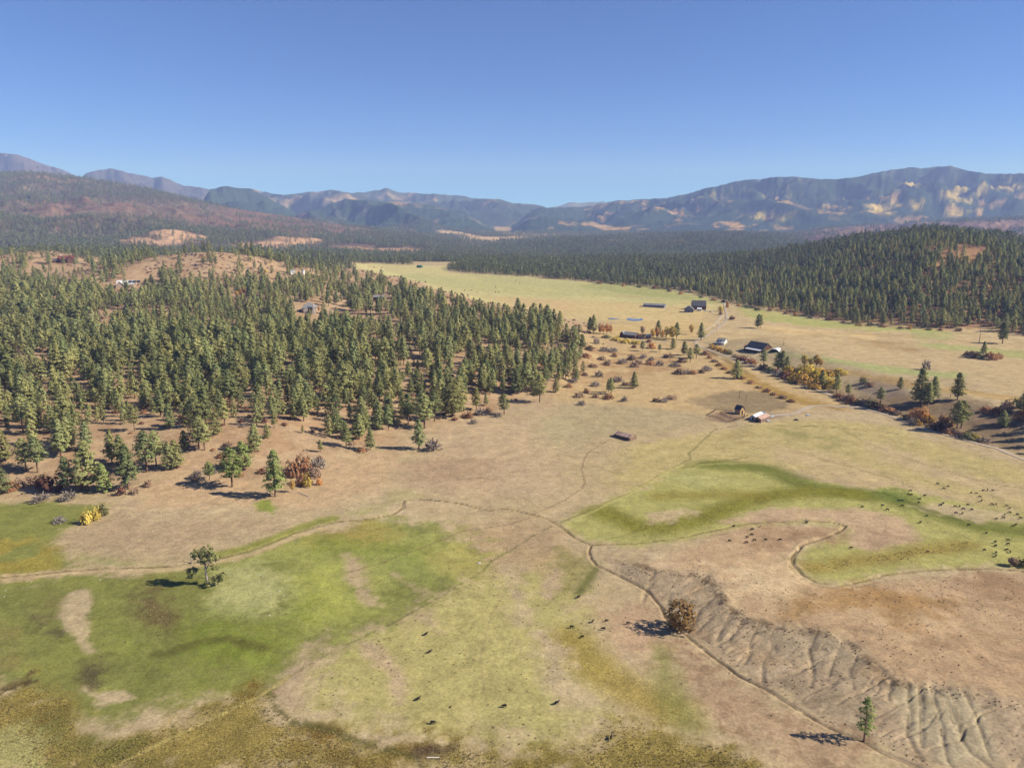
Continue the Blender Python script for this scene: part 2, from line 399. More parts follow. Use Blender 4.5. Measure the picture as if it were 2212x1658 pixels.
# -- terrace bank on the right
paint([(1700,820),(1790,838),(1850,855),(1930,850),(2060,860),(2212,900),(2212,985),(2112,952),(1982,916),(1904,888),(1825,862),(1740,835)], S(146,122,92), 5, 0.9)
paint([(1840,815),(1900,815),(1960,828),(1960,850),(1900,860),(1850,845)], S(144,124,110), 3, 0.6)
paint([(2030,868),(2100,860),(2180,880),(2212,920),(2150,930),(2080,900)], S(132,108,88), 4, 0.6)
paint([(1750,790),(1900,812),(2000,830),(2100,840),(2212,860),(2212,872),(2080,850),(1950,838),(1850,815)], S(186,152,92), 3, 0.7)
# -- big middle field above the ditch
paint([(1250,872),(1350,878),(1500,892),(1530,905),(1500,925),(1440,935),(1360,930),(1280,950),(1250,975),(1180,930),(1160,890)], S(176,156,116), 5, 0.85)
paint([(880,940),(960,910),(1100,895),(1180,880),(1220,900),(1240,960),(1230,1010),(1180,1060),(1060,1085),(900,1070),(850,1050),(890,1000)], S(192,164,126), 10, 0.8)
paint([(900,1000),(1000,985),(1080,1000),(1050,1040),(960,1050),(890,1040)], S(168,138,106), 8, 0.6, N_BIG, -0.1)
paint([(1160,900),(1230,895),(1250,930),(1230,980),(1180,960)], S(176,162,118), 8, 0.6)
paint([(850,1060),(900,1055),(920,1072),(872,1080),(840,1100),(780,1112),(760,1104),(820,1085)], S(170,158,104), 4, 0.6)
paint([(1340,960),(1560,930),(1670,912),(1800,905),(1900,915),(2212,1010),(2300,1040),(2300,1150),(2212,1110),(2000,1058),(1800,1030),(1560,1000),(1400,1055),(1330,1078)], S(184,164,108), 5, 0.9)
paint([(1690,965),(1800,985),(1960,1040),(2100,1075),(2000,1060),(1860,1050),(1740,1020),(1680,985)], S(190,164,122), 6, 0.75)
paint([(1860,950),(2000,990),(2150,1040),(2212,1055),(2212,1080),(2060,1045),(1900,990)], S(190,164,126), 6, 0.7)
paint([(1690,925),(1760,930),(1810,950),(1780,965),(1720,950)], S(134,130,76), 5, 0.6, N_MID, -0.1)
paint([(1540,940),(1610,935),(1620,955),(1560,965)], S(160,136,88), 4, 0.5, N_MID, 0.0)
# -- creek meadow on the right
CREEK = [(1225,1130),(1290,1088),(1400,1050),(1480,1005),(1540,994),(1640,1001),(1720,1028),(1850,1056),(1910,1050),(1975,1060),(2060,1080),(2150,1100),(2212,1108),(2300,1120),(2300,1235),(2212,1228),(2130,1222),(1990,1228),(1860,1250),(1815,1262),(1765,1255),(1735,1235),(1717,1205),(1740,1180),(1800,1157),(1822,1140),(1780,1133),(1700,1132),(1590,1140),(1500,1163),(1400,1176),(1290,1174),(1240,1152)]
paint(CREEK, LGRN, 2.5, 0.95)
stroke([(1530,1003),(1600,1006),(1660,1013),(1700,1028),(1740,1047),(1800,1060),(1900,1072),(1980,1092),(2060,1118),(2130,1138),(2212,1150),(2300,1160)], DGRN, 5.5, 4, 0.9)
stroke([(1295,1103),(1330,1118),(1380,1138),(1430,1140),(1500,1122),(1560,1100),(1620,1080),(1700,1066),(1760,1060),(1840,1066)], S(128,122,48), 5.0, 4, 0.9, rough=0.5)
stroke([(1420,1072),(1500,1068),(1580,1066),(1640,1072)], S(140,126,56), 4, 4, 0.7)
paint([(1870,1056),(1950,1058),(1990,1075),(1960,1090),(1900,1080)], S(110,122,56), 3, 0.7)
paint([(1393,1104),(1467,1100),(1505,1104),(1451,1125),(1401,1129)], S(188,164,124), 2.5, 0.9)
paint([(1430,1030),(1500,1018),(1570,1028),(1590,1045),(1500,1050)], S(178,170,108), 4, 0.8)
paint([(1560,1128),(1640,1105),(1740,1094),(1844,1096),(1947,1121),(2000,1150),(1975,1172),(1865,1187),(1836,1179),(1827,1138),(1782,1127),(1699,1127),(1625,1131)], S(190,160,124), 2.2, 0.95)
paint([(1850,1140),(1940,1140),(1970,1165),(1880,1178)], S(158,128,100), 3, 0.6, N_MID, -0.15)
paint([(1956,1090),(2039,1086),(2154,1105),(2212,1118),(2212,1128),(2113,1125),(2030,1109)], S(186,164,124), 2.2, 0.9)
stroke([(1740,1224),(1782,1220),(1844,1208),(1927,1204),(2010,1187),(2092,1175)], S(148,124,62), 3.4, 3.4, 0.75, N_MID, -0.35, rough=0.4)
stroke([(1880,1060),(1960,1082),(2010,1100),(2080,1122)], S(96,100,44), 0.9, 0.8, 0.7)
# -- bench and bluff
paint(BENCH, S(190,158,120), 4, 0.95, world=True)
paint(BENCH, S(208,180,140), 6, 0.7, N_BIG, 0.12, world=True)
paint(BENCH, S(160,130,98), 6, 0.6, -N_BIG, 0.2, world=True)
paint(BENCH, S(146,116,84), 4, 0.5, N_MID, 0.22, world=True)
paint([(1700,1290),(1820,1270),(1950,1270),(2040,1300),(1960,1330),(1840,1330),(1760,1345),(1690,1330)], S(164,126,76), 6, 0.7, N_MID, -0.1)
paint([(1560,1220),(1680,1215),(1720,1270),(1660,1300),(1580,1280)], S(212,184,142), 7, 0.8)
paint([(1400,1196),(1440,1192),(1442,1206),(1410,1210)], S(206,182,142), 2, 0.8)
BLUFF = [(1300,1205),(1409,1224),(1480,1232),(1540,1236),(1575,1300),(1610,1330),(1680,1348),(1770,1358),(1830,1380),(1895,1430),(1940,1468),(2014,1478),(2113,1490),(2240,1520),(2330,1660),(2150,1660),(1990,1650),(1870,1598),(1782,1562),(1658,1486),(1600,1454),(1534,1406),(1480,1360),(1445,1325),(1405,1275),(1344,1242)]
paint(BLUFF, S(180,156,124), 2.5, 0.85)
paint(BLUFF, S(176,148,112), 3, 0.7, N_MID, 0.1)
paint(BLUFF, S(146,124,98), 3, 0.4, -N_MID, 0.2)
paint(BLUFF, S(124,104,80), 2, 0.4, N_FINE, 0.3, rough=0.25)
paint([(1540,1245),(1570,1300),(1600,1345),(1560,1370),(1520,1372),(1500,1345),(1530,1300)], S(166,144,114), 2.5, 0.8)
paint([(1660,1362),(1760,1368),(1820,1392),(1850,1430),(1780,1440),(1700,1425),(1660,1400)], S(166,146,116), 2.5, 0.8)
paint([(1930,1484),(2014,1488),(2090,1500),(2140,1560),(2160,1650),(2060,1655),(1990,1610),(1950,1540)], S(176,158,124), 2.0, 0.9)
stroke([(1840,1400),(1885,1440),(1920,1474),(1960,1478)], S(112,92,68), 1.2, 1.4, 0.6, N_FINE, 0.0)
stroke([(1500,1238),(1545,1265),(1566,1305),(1600,1335),(1680,1352),(1760,1362)], S(112,92,68), 1.0, 1.0, 0.7, N_FINE, -0.1)
stroke([(1350,1216),(1420,1232),(1480,1240)], S(120,98,74), 1.4, 1.2, 0.6, N_FINE, -0.1)
for g in GULLY:
    stroke(g, S(112,96,76), 0.16, 0.16, 0.6, N_FINE, -0.3, world=True, warp=0.5)
paint([(1480,1370),(1534,1414),(1600,1465),(1658,1496),(1720,1536),(1861,1606),(1840,1658),(1700,1658),(1640,1620),(1560,1560),(1490,1500),(1460,1440),(1450,1390)], S(176,146,112), 5, 0.9)
paint([(1480,1370),(1534,1414),(1600,1465),(1658,1496),(1720,1536),(1861,1606),(1840,1658),(1700,1658),(1640,1620),(1560,1560),(1490,1500),(1460,1440),(1450,1390)], S(140,112,84), 4, 0.45, N_FINE, 0.2)
# -- lower fields
paint([(640,1480),(720,1405),(1040,1228),(1110,1200),(1200,1180),(1240,1230),(1290,1320),(1330,1440),(1330,1560),(1200,1610),(1000,1595),(850,1580),(700,1560)], S(178,164,102), 7, 0.95)
paint([(940,1150),(1140,1115),(1210,1150),(1250,1200),(1200,1240),(1100,1240),(1045,1230),(1000,1170)], S(176,148,110), 6, 0.85)
GREENA = [(-80,1262),(0,1255),(270,1237),(430,1226),(600,1178),(750,1138),(860,1122),(940,1130),(990,1165),(1035,1225),(960,1285),(850,1340),(720,1400),(640,1440),(600,1480),(590,1510),(430,1505),(330,1535),(200,1605),(140,1560),(0,1490),(-80,1480)]
paint(GREENA, GRN, 4, 0.95)
paint(GREENA, S(144,142,72), 5, 0.6, N_MID, 0.05)
paint([(600,1190),(720,1150),(860,1130),(960,1140),(1000,1180),(940,1230),(880,1270),(820,1330),(700,1390),(640,1380),(600,1300)], S(164,160,88), 12, 0.8)
paint([(650,1240),(720,1220),(760,1260),(780,1320),(700,1360),(650,1320)], S(166,164,80), 8, 0.85)
paint([(443,1300),(470,1240),(540,1215),(600,1230),(630,1270),(620,1320),(560,1335),(490,1332),(450,1322)], S(176,170,110), 4, 0.85)
paint([(330,1330),(480,1335),(600,1340),(630,1310),(640,1360),(600,1420),(480,1440),(350,1420)], S(124,132,52), 8, 0.8)
paint([(690,1140),(800,1130),(860,1150),(830,1185),(740,1180),(690,1165)], S(170,142,76), 6, 0.6)
paint([(700,1160),(840,1175),(920,1190),(910,1215),(800,1205),(710,1200)], S(122,132,54), 7, 0.7)
paint([(820,1190),(930,1215),(960,1260),(900,1270),(850,1235)], S(140,144,76), 6, 0.7)
paint([(940,1195),(1000,1180),(1040,1225),(1000,1250),(960,1235)], S(176,160,92), 6, 0.7)
paint([(1202,1181),(1260,1195),(1296,1222),(1290,1260),(1240,1285),(1202,1290),(1190,1240)], S(146,134,80), 4, 0.8)
stroke([(1288,1225),(1275,1245),(1262,1262),(1252,1280)], S(104,104,54), 1.1, 1, 0.8)
paint([(1300,1300),(1400,1290),(1440,1340),(1450,1400),(1400,1440),(1330,1420),(1290,1370)], S(182,150,116), 5, 0.9)
stroke([(1228,1380),(1262,1420),(1300,1452),(1360,1490),(1440,1530)], S(160,138,68), 5, 4, 0.85, rough=0.5)
stroke([(1428,1410),(1440,1470),(1455,1510),(1490,1560)], S(134,130,68), 3.0, 3.5, 0.7, N_MID, -0.2)
MARSH2 = [(1180,1620),(1269,1605),(1308,1549),(1363,1550),(1409,1566),(1534,1605),(1616,1634),(1660,1665),(1100,1665),(1112,1640)]
paint(MARSH2, GOLD, 4, 0.95, rough=1.0)
paint(MARSH2, DGOLD, 3, 0.5, N_MID, 0.12)
MARSH = [(-80,1480),(0,1480),(60,1470),(140,1500),(200,1600),(300,1590),(420,1540),(560,1480),(590,1500),(610,1545),(680,1570),(800,1600),(880,1600),(1000,1610),(1100,1640),(1110,1670),(-80,1670)]
paint(MARSH, GOLD, 4, 0.97, rough=1.0)
paint(MARSH, DGOLD, 3, 0.5, N_MID, 0.12)
paint(MARSH, S(128,124,56), 4, 0.6, N_BIG, 0.1)
paint([(560,1490),(640,1540),(760,1580),(870,1600),(960,1620),(900,1658),(720,1640),(620,1580)], S(120,88,44), 5, 0.65, N_MID, -0.15)
paint([(-60,1572),(50,1572),(100,1600),(85,1670),(-60,1670)], S(176,166,104), 2.5, 0.9)
paint([(130,1560),(200,1540),(260,1580),(280,1640),(200,1650),(130,1620)], S(112,112,56), 5, 0.6, N_MID, -0.1, rough=1.0)
stroke([(585,1492),(596,1528),(640,1556),(700,1576),(760,1592),(830,1612),(900,1634)], S(96,90,48), 0.8, 1.0, 0.7, N_FINE, -0.3, rough=1.0)
paint([(890,1618),(930,1606),(985,1612),(960,1634),(915,1638)], S(92,74,56), 1.5, 0.8)
paint([(900,1638),(960,1640),(970,1660),(900,1660)], S(150,134,92), 1.5, 0.7)
# bare and wet patches
for p in ([(143,1283),(167,1274),(200,1273),(200,1296),(193,1336),(190,1379),(197,1403),(207,1409),(193,1406),(167,1389),(143,1366),(118,1336),(123,1306)],
          [(170,1489),(187,1483),(203,1496),(250,1498),(293,1509),(267,1521),(217,1526),(203,1509)]):
    paint(p, S(192,168,128), 1.1, 0.95)
for p in ([(717,1353),(683,1376),(640,1403),(637,1419),(650,1426),(620,1446),(617,1459),(600,1493),(603,1519),(633,1533),(653,1519),(657,1479),(660,1443),(670,1413),(700,1383)],
          [(740,1196),(759,1192),(787,1212),(798,1232),(795,1263),(822,1306),(810,1310),(779,1283),(763,1259),(736,1243),(755,1228)],
          [(849,1235),(885,1259),(904,1259),(934,1281),(916,1288),(889,1271)],
          [(779,1385),(806,1385),(838,1420),(877,1443),(881,1479),(865,1514),(849,1498),(842,1459),(810,1416)],
          [(889,1326),(932,1318),(955,1361),(930,1358)], [(1165,1260),(1200,1225),(1224,1235),(1205,1280),(1180,1295)]):
    paint(p, S(184,158,122), 1.8, 0.9)
paint([(1089,1220),(1132,1220),(1128,1259),(1151,1318),(1191,1369),(1226,1400),(1234,1451),(1308,1526),(1230,1534),(1183,1471),(1151,1381),(1093,1318),(1085,1263)], S(190,166,128), 3.5, 0.85)
paint([(1093,1230),(1125,1240),(1120,1290),(1150,1360),(1140,1400),(1110,1350),(1092,1290)], S(162,142,106), 4, 0.5, N_MID, -0.1)
paint([(300,1269),(333,1268),(367,1296),(377,1336),(388,1380),(367,1400),(347,1386),(320,1353),(298,1329)], S(108,90,60), 4, 0.85, rough=0.8)
paint([(290,1240),(340,1240),(345,1275),(305,1285)], S(124,116,64), 4, 0.6)
paint([(63,1329),(83,1320),(100,1345),(138,1379),(122,1386),(73,1363)], S(88,76,54), 2.2, 0.8, N_FINE, -0.3, rough=1.0)
paint([(80,1300),(120,1275),(130,1300),(100,1345),(70,1340)], S(116,104,64), 4, 0.6)
paint([(180,1439),(213,1426),(237,1439),(233,1473),(200,1489),(163,1473)], S(98,84,58), 2.6, 0.85, N_FINE, -0.4, rough=0.8)
stroke([(337,1413),(400,1396),(440,1384),(480,1380),(517,1384),(567,1396)], S(96,92,46), 1.5, 1.4, 0.75)
stroke([(0,1493),(40,1478),(72,1468)], S(84,70,46), 1.1, 0.8, 0.85, N_FINE, -0.35); stroke([(0,1486),(40,1464),(70,1449)], S(96,80,52), 0.8, 0.6, 0.75, N_FINE, -0.3)
paint([(0,1350),(40,1355),(45,1400),(30,1440),(0,1440)], S(152,134,80), 4, 0.6)
LEFTG = [(-80,1088),(80,1086),(150,1090),(235,1092),(175,1128),(112,1165),(104,1182),(150,1205),(185,1225),(0,1243),(-80,1246)]
paint(LEFTG, S(132,132,66), 2.5, 0.95)
paint([(-80,1170),(60,1165),(120,1190),(160,1222),(0,1240),(-80,1244)], S(162,142,66), 4, 0.8, N_MID, -0.2, rough=0.8)
paint([(160,1195),(220,1200),(320,1222),(200,1228)], S(152,150,88), 3, 0.7)
stroke([(470,1199),(540,1180),(600,1158),(660,1136),(720,1118)], S(140,138,64), 2.4, 1.6, 0.9)
paint([(550,1085),(580,1075),(605,1095),(595,1108),(560,1102)], S(134,142,56), 1.2, 0.9)
paint([(150,1150),(250,1120),(420,1110),(560,1110),(640,1120),(540,1155),(420,1190),(300,1205),(200,1195)], S(176,150,114), 6, 0.8)
# -- tracks, paths, ditch banks
for p in ([(1318,949),(1271,976),(1263,990),(1257,1013),(1264,1042),(1258,1055),(1224,1078),(1180,1098),(1144,1112)], [(1144,1118),(1093,1133),(995,1149),(924,1177),(810,1220),(751,1235)]):
    stroke(p, S(128,104,74), 0.22, 0.25, 0.75, warp=0.35)
stroke([(1625,918),(1573,922),(1544,927),(1518,951),(1490,977),(1492,992),(1458,1008),(1422,1026),(1375,1055),(1328,1078),(1285,1098),(1214,1128)], S(118,108,62), 0.32, 0.32, 0.7, warp=0.4)
stroke([(1640,1000),(1560,1000),(1458,1008),(1422,1030),(1363,1063),(1285,1102),(1224,1132)], S(186,174,104), 0.7, 0.6, 0.6, warp=0.4)
stroke([(1480,1010),(1520,998),(1580,992),(1610,988)], S(128,118,64), 0.8, 0.7, 0.6)
FENCE = [(1190,1137),(1151,1157),(1061,1212),(1045,1232),(995,1263),(940,1294),(849,1345),(798,1369),(717,1408),(627,1459),(560,1503),(383,1586),(260,1649),(200,1680)]
stroke(FENCE, S(104,98,60), 0.32, 0.3, 0.55, N_FINE, -0.25, warp=0.5)
stroke(FENCE[9:], S(198,176,104), 0.4, 0.3, 0.6, warp=0.2)
for p in ([(760,1104),(880,1060),(960,1040),(1060,1030),(1140,1010)], [(905,985),(930,1000),(955,1030),(960,1062)], [(1323,946),(1400,930),(1480,915),(1530,905)], [(1300,935),(1250,905),(1200,890)], [(1100,1260),(1060,1330),(1040,1420),(1050,1520)], [(1420,1215),(1520,1205),(1640,1240),(1720,1275),(1860,1300),(2060,1300),(2212,1290)], [(2000,1380),(2090,1430),(2212,1460)], [(700,1215),(560,1250),(420,1300),(330,1330)]):
    stroke(p, S(150,126,92), 0.16, 0.2, 0.5, N_FINE, -0.15, warp=0.8)
for p in ([(1695,963),(1786,995),(1890,1023),(1943,1041),(1982,1057)], [(1807,922),(1864,953),(1969,992),(2062,1021),(2151,1047),(2212,1053)], [(1672,918),(1799,922),(1960,940)]):
    stroke(p, S(128,118,66), 0.35, 0.35, 0.7, N_FINE, -0.3, warp=0.3)
stroke([(1669,898),(1718,893),(1734,885),(1755,877),(1781,876),(1825,879),(1864,884)], S(186,166,142), 1.5, 0.5, 0.95, warp=0.2)
stroke([(1523,712),(1531,708),(1542,703),(1552,692),(1557,686),(1562,680)], S(206,186,158), 1.2, 0.6, 0.8, warp=0.2)
stroke([(1300,741),(1380,739),(1460,737),(1507,737)], S(184,154,120), 2.2, 1.0, 0.8, warp=0.2)
stroke([(1507,741),(1540,744),(1580,750),(1640,764)], S(190,162,122), 1.6, 0.8, 0.7, warp=0.2)
stroke([(1620,775),(1635,766),(1644,760)], S(206,182,142), 0.7, 0.5, 0.8, warp=0.2)
stroke([(120,1080),(250,1098),(330,1100),(400,1096)], S(206,176,136), 0.5, 0.5, 0.6)
paint([(0,1240),(60,1237),(150,1230),(270,1230),(370,1226),(420,1219),(480,1209),(560,1187),(640,1154),(720,1131),(720,1137),(640,1160),(560,1194),(480,1216),(420,1226),(370,1232),(270,1237),(150,1241),(60,1250),(0,1260)], S(196,168,124), 0.9, 0.85)
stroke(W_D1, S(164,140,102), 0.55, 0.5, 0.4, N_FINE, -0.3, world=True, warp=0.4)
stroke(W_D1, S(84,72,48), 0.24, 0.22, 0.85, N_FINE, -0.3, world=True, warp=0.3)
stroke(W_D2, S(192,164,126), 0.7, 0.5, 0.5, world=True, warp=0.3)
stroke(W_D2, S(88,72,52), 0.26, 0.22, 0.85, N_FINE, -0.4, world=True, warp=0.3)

# ------------------------------------------------------------------ colours of the far hills
LAYF = LAY.ravel()
def lay_mask(n): return LAYF == LNAMES.index(n)
FAR = sstep(1500, 2600, Y1)
big1 = fbm(X1, Y1, 420, 4, 301); big2 = fbm(X1, Y1, 170, 4, 303)
FORESTC = S(60,74,56); OAK = S(140,102,88); MEAD = S(204,170,118); ASPEN = S(214,184,100); ROCK = S(150,132,116)
fm = np.nonzero(Y1 > 1250)[0]
vm = (Y1 > 1500) & (LAYF < 0)
mixc(vm, np.full(vm.sum(), 0.8), S(176,146,104))
BASEC = {'left_hill': S(116,100,80), 'peak': S(96,84,78), 'ridge': S(90,84,80), 'butte': FORESTC, 'back': S(62,72,60), 'cliffs': FORESTC, 'gap': S(110,112,96), 'big': S(56,70,56), 'spur': S(58,72,56), 'spur2': FORESTC, 'brown': S(124,100,88), 'mid': S(96,98,70)}
for n, c in BASEC.items():
    m = lay_mask(n); mixc(m, np.full(m.sum(), 1.0), c)
def fpaint(name, c, nz, lo, hi, a=1.0, tmin=None, tmax=None):
    m = lay_mask(name)
    if tmin is not None:
        el = (Z.ravel() - CAMH) / Y1
        m = m & (el > tmin) & (el < tmax)
    i = np.nonzero(m)[0]
    mixc(i, sstep(lo, hi, nz[i]) * a, c)
med = fbm(X1, Y1, 300, 5, 305)
fpaint('left_hill', S(150,116,90), med, 0.0, 0.4, 0.7); fpaint('left_hill', S(112,88,78), -med, 0.1, 0.5, 0.7)
fpaint('back', S(180,150,112), med, 0.3, 0.4, 0.7); fpaint('back', S(100,98,90), big2, 0.1, 0.4, 0.5)
fpaint('cliffs', S(170,134,100), med, 0.32, 0.42, 0.6); fpaint('cliffs', ROCK, big2, 0.3, 0.5, 0.5)
spk = fbm(X1, Y1, 130, 4, 307)
fpaint('big', S(190,150,98), spk, 0.26, 0.34, 0.7, -1, 0.045); fpaint('big', S(104,104,84), spk, 0.15, 0.3, 0.6, 0.052, 1); fpaint('big', S(54,68,52), -med, 0.1, 0.3, 0.7)
fpaint('spur', S(204,160,96), med, 0.2, 0.28, 0.8); fpaint('spur', ROCK, big2, 0.30, 0.5, 0.6)
fpaint('spur2', S(200,160,110), med, 0.2, 0.3, 0.6)
fpaint('brown', S(150,120,98), med, 0.1, 0.4, 0.8); fpaint('brown', S(120,92,92), -med, 0.1, 0.4, 0.7)
fpaint('mid', S(176,136,100), med, 0.2, 0.32, 0.8)
fpaint('ridge', S(70,68,68), big2, 0.0, 0.3, 0.8); fpaint('peak', S(72,68,66), big2, 0.0, 0.3, 0.8)
HILL_RED = [[(60,450),(90,432),(170,425),(300,440),(420,452),(520,470),(640,468),(700,480),(780,500),(720,508),(560,500),(400,490),(250,480),(120,476)], [(420,470),(560,458),(660,462),(760,490),(840,505),(700,505),(520,492)]]
HILL_TAN = [[(250,519),(320,513),(400,520),(380,530),(280,528)], [(310,503),(400,500),(460,515),(440,523),(350,515)], [(463,530),(560,522),(640,530),(620,538),(500,538)], [(740,532),(880,534),(960,546),(860,550),(750,545)], [(560,520),(660,514),(700,522),(600,528)]]
for p in HILL_RED: paint(p, S(130,100,80), 40, 0.75, big2, -0.3, lo=(1600, 5000))
for p in HILL_TAN: paint(p, S(196,156,118), 14, 0.9, lo=(1300, 5000))
# golden aspen stands and meadows seen on the big mountain
for p in ([(1640,412),(1668,407),(1690,405),(1700,411),(1650,416)], [(1492,432),(1520,424),(1542,418),(1536,424),(1510,432)], [(1590,413),(1630,404),(1660,409),(1690,406),(1694,412),(1640,418),(1600,417)],
          [(1640,458),(1668,448),(1672,460),(1648,468),(1630,472)], [(1672,478),(1700,462),(1722,456),(1716,466),(1690,480),(1670,488)], [(1820,452),(1860,444),(1890,440),(1920,446),(1880,452)],
          [(1930,440),(1970,432),(2010,428),(1990,444),(1950,450)], [(2030,425),(2060,410),(2075,402),(2090,405),(2085,420),(2100,434),(2085,444),(2060,440),(2030,436)], [(1900,470),(1920,455),(1950,455),(1930,464)],
          [(2110,418),(2150,404),(2200,396),(2212,402),(2170,410),(2130,424)], [(1850,462),(1905,450),(1960,442),(1990,446),(1930,455)], [(2040,462),(2080,452),(2100,456),(2060,466)], [(2095,450),(2120,446),(2110,456)], [(1940,400),(1990,396),(1992,403),(1950,403)],
          [(1766,446),(1780,442),(1776,448)], [(2060,396),(2090,392),(2096,400),(2070,404)]):
    paint(p, ASPEN, 26, 0.75, spk, -0.08, lo=(3000, 99999))
for p in ([(940,498),(1000,502),(1050,512),(1094,513),(1080,522),(1040,522),(1000,510)], [(990,524),(1030,523),(1040,530),(1000,534)]):
    paint(p, S(206,172,128), 20, 0.9, lo=(1500, 5200))
ROUGH = np.clip(ROUGH, 0, 1)

# ------------------------------------------------------------------ materials
def new_mat(name):
    m = bpy.data.materials.new(name); m.use_nodes = True
    nt = m.node_tree; nt.nodes.clear()
    out = nt.nodes.new('ShaderNodeOutputMaterial'); b = nt.nodes.new('ShaderNodeBsdfPrincipled')
    nt.links.new(b.outputs[0], out.inputs['Surface'])
    b.inputs['Roughness'].default_value = 0.9
    b.inputs['Specular IOR Level'].default_value = 0.15
    return m, nt, b
def N(nt, kind, **kw):
    n = nt.nodes.new(kind)
    for k, v in kw.items():
        if k in n.inputs: n.inputs[k].default_value = v
        else: setattr(n, k, v)
    return n
def noise_range(nt, scale, detail, lo, hi, coord, rough=0.6):
    t = N(nt, 'ShaderNodeTexNoise'); t.inputs['Scale'].default_value = scale; t.inputs['Detail'].default_value = detail; t.inputs['Roughness'].default_value = rough
    nt.links.new(coord, t.inputs['Vector'])
    r = N(nt, 'ShaderNodeMapRange'); r.inputs['From Min'].default_value = 0.3; r.inputs['From Max'].default_value = 0.7
    r.inputs['To Min'].default_value = lo; r.inputs['To Max'].default_value = hi
    nt.links.new(t.outputs['Fac'], r.inputs['Value'])
    return r.outputs['Result'], t.outputs['Fac']
def vmul(nt, col, fac):
    m = N(nt, 'ShaderNodeVectorMath', operation='SCALE')
    nt.links.new(col, m.inputs[0]); nt.links.new(fac, m.inputs['Scale'])
    return m.outputs[0]
def simple_mat(name, rgb, rough=0.9, var=0.25, scale=1.5, spec=0.15, metal=0.0):
    m, nt, b = new_mat(name)
    tc = N(nt, 'ShaderNodeTexCoord')
    f, _ = noise_range(nt, scale, 3, 1 - var, 1 + var, tc.outputs['Object'])
    c = N(nt, 'ShaderNodeRGB'); c.outputs[0].default_value = (*rgb, 1)
    nt.links.new(vmul(nt, c.outputs[0], f), b.inputs['Base Color'])
    b.inputs['Roughness'].default_value = rough; b.inputs['Specular IOR Level'].default_value = spec; b.inputs['Metallic'].default_value = metal
    return m

mg, nt, b = new_mat('ground')
geo = N(nt, 'ShaderNodeNewGeometry'); at = N(nt, 'ShaderNodeAttribute', attribute_name='earth'); ar = N(nt, 'ShaderNodeAttribute', attribute_name='rough'); af = N(nt, 'ShaderNodeAttribute', attribute_name='far')
P = geo.outputs['Position']
f1, n1 = noise_range(nt, 1.8, 6, 0.60, 1.40, P, 0.8)
f2, n2 = noise_range(nt, 0.16, 6, 0.80, 1.20, P, 0.7)
f3, n3 = noise_range(nt, 3.2, 3, 0.35, 1.75, P, 0.7)
f4, n4 = noise_range(nt, 0.03, 7, 0.1, 1.8, P, 0.9)
f5, n5 = noise_range(nt, 3.6, 3, 0, 1, P, 0.6)
mr5 = N(nt, 'ShaderNodeMapRange'); mr5.inputs['From Min'].default_value = 0.57; mr5.inputs['From Max'].default_value = 0.66; mr5.inputs['To Min'].default_value = 1.0; mr5.inputs['To Max'].default_value = 0.66; nt.links.new(n5, mr5.inputs['Value'])
f6, n6 = noise_range(nt, 0.5, 5, 0.82, 1.18, P, 0.75)
one = N(nt, 'ShaderNodeMix', data_type='FLOAT'); one.inputs[2].default_value = 1.0
nt.links.new(ar.outputs['Fac'], one.inputs[0]); nt.links.new(f3, one.inputs[3])
two = N(nt, 'ShaderNodeMix', data_type='FLOAT'); two.inputs[2].default_value = 1.0
nt.links.new(af.outputs['Fac'], two.inputs[0]); nt.links.new(f4, two.inputs[3])
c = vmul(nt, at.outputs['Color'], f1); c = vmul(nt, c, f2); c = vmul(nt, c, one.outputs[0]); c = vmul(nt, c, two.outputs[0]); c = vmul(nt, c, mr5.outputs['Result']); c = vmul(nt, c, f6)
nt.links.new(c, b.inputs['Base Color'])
bs = N(nt, 'ShaderNodeMath', operation='MULTIPLY_ADD'); bs.inputs[1].default_value = 0.75; bs.inputs[2].default_value = 0.28
nt.links.new(ar.outputs['Fac'], bs.inputs[0])
bp = N(nt, 'ShaderNodeBump'); bp.inputs['Distance'].default_value = 0.35
nt.links.new(bs.outputs[0], bp.inputs['Strength']); nt.links.new(n1, bp.inputs['Height']); nt.links.new(bp.outputs[0], b.inputs['Normal'])
b.inputs['Roughness'].default_value = 1.0; b.inputs['Specular IOR Level'].default_value = 0.0
MAT_GROUND = mg

def grid_mesh(name, verts, nr, nc):
    me = bpy.data.meshes.new(name)
    me.vertices.add(nr * nc); me.vertices.foreach_set('co', verts.astype(np.float32).ravel())
    r = np.arange(nr - 1)[:, None]; c_ = np.arange(nc - 1)[None, :]
    a = (r * nc + c_).ravel()
    q = np.stack([a, a + 1, a + nc + 1, a + nc], 1).astype(np.int32)
    me.loops.add(q.size); me.loops.foreach_set('vertex_index', q.ravel())
    me.polygons.add(len(q)); me.polygons.foreach_set('loop_start', np.arange(len(q), dtype=np.int32) * 4)
    me.polygons.foreach_set('use_smooth', np.ones(len(q), bool))
    me.update(calc_edges=True)
    return me
gm = grid_mesh('terrain', np.stack([X1, Y1, Z.ravel()], 1), NR, NC)
def attr(me, name, kind, data):
    a = me.attributes.new(name, kind, 'POINT')
    a.data.foreach_set('color' if kind == 'FLOAT_COLOR' else 'value', np.asarray(data, np.float32).ravel())
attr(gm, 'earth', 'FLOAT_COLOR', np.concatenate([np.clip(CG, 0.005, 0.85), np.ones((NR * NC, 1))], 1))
attr(gm, 'rough', 'FLOAT', ROUGH); attr(gm, 'far', 'FLOAT', FAR)
gm.materials.append(MAT_GROUND)
terr = bpy.data.objects.new('terrain', gm); COL.objects.link(terr)
terr['kind'] = 'structure'; terr['label'] = 'rolling valley ground with dry and green pasture, wooded hills and mountains'

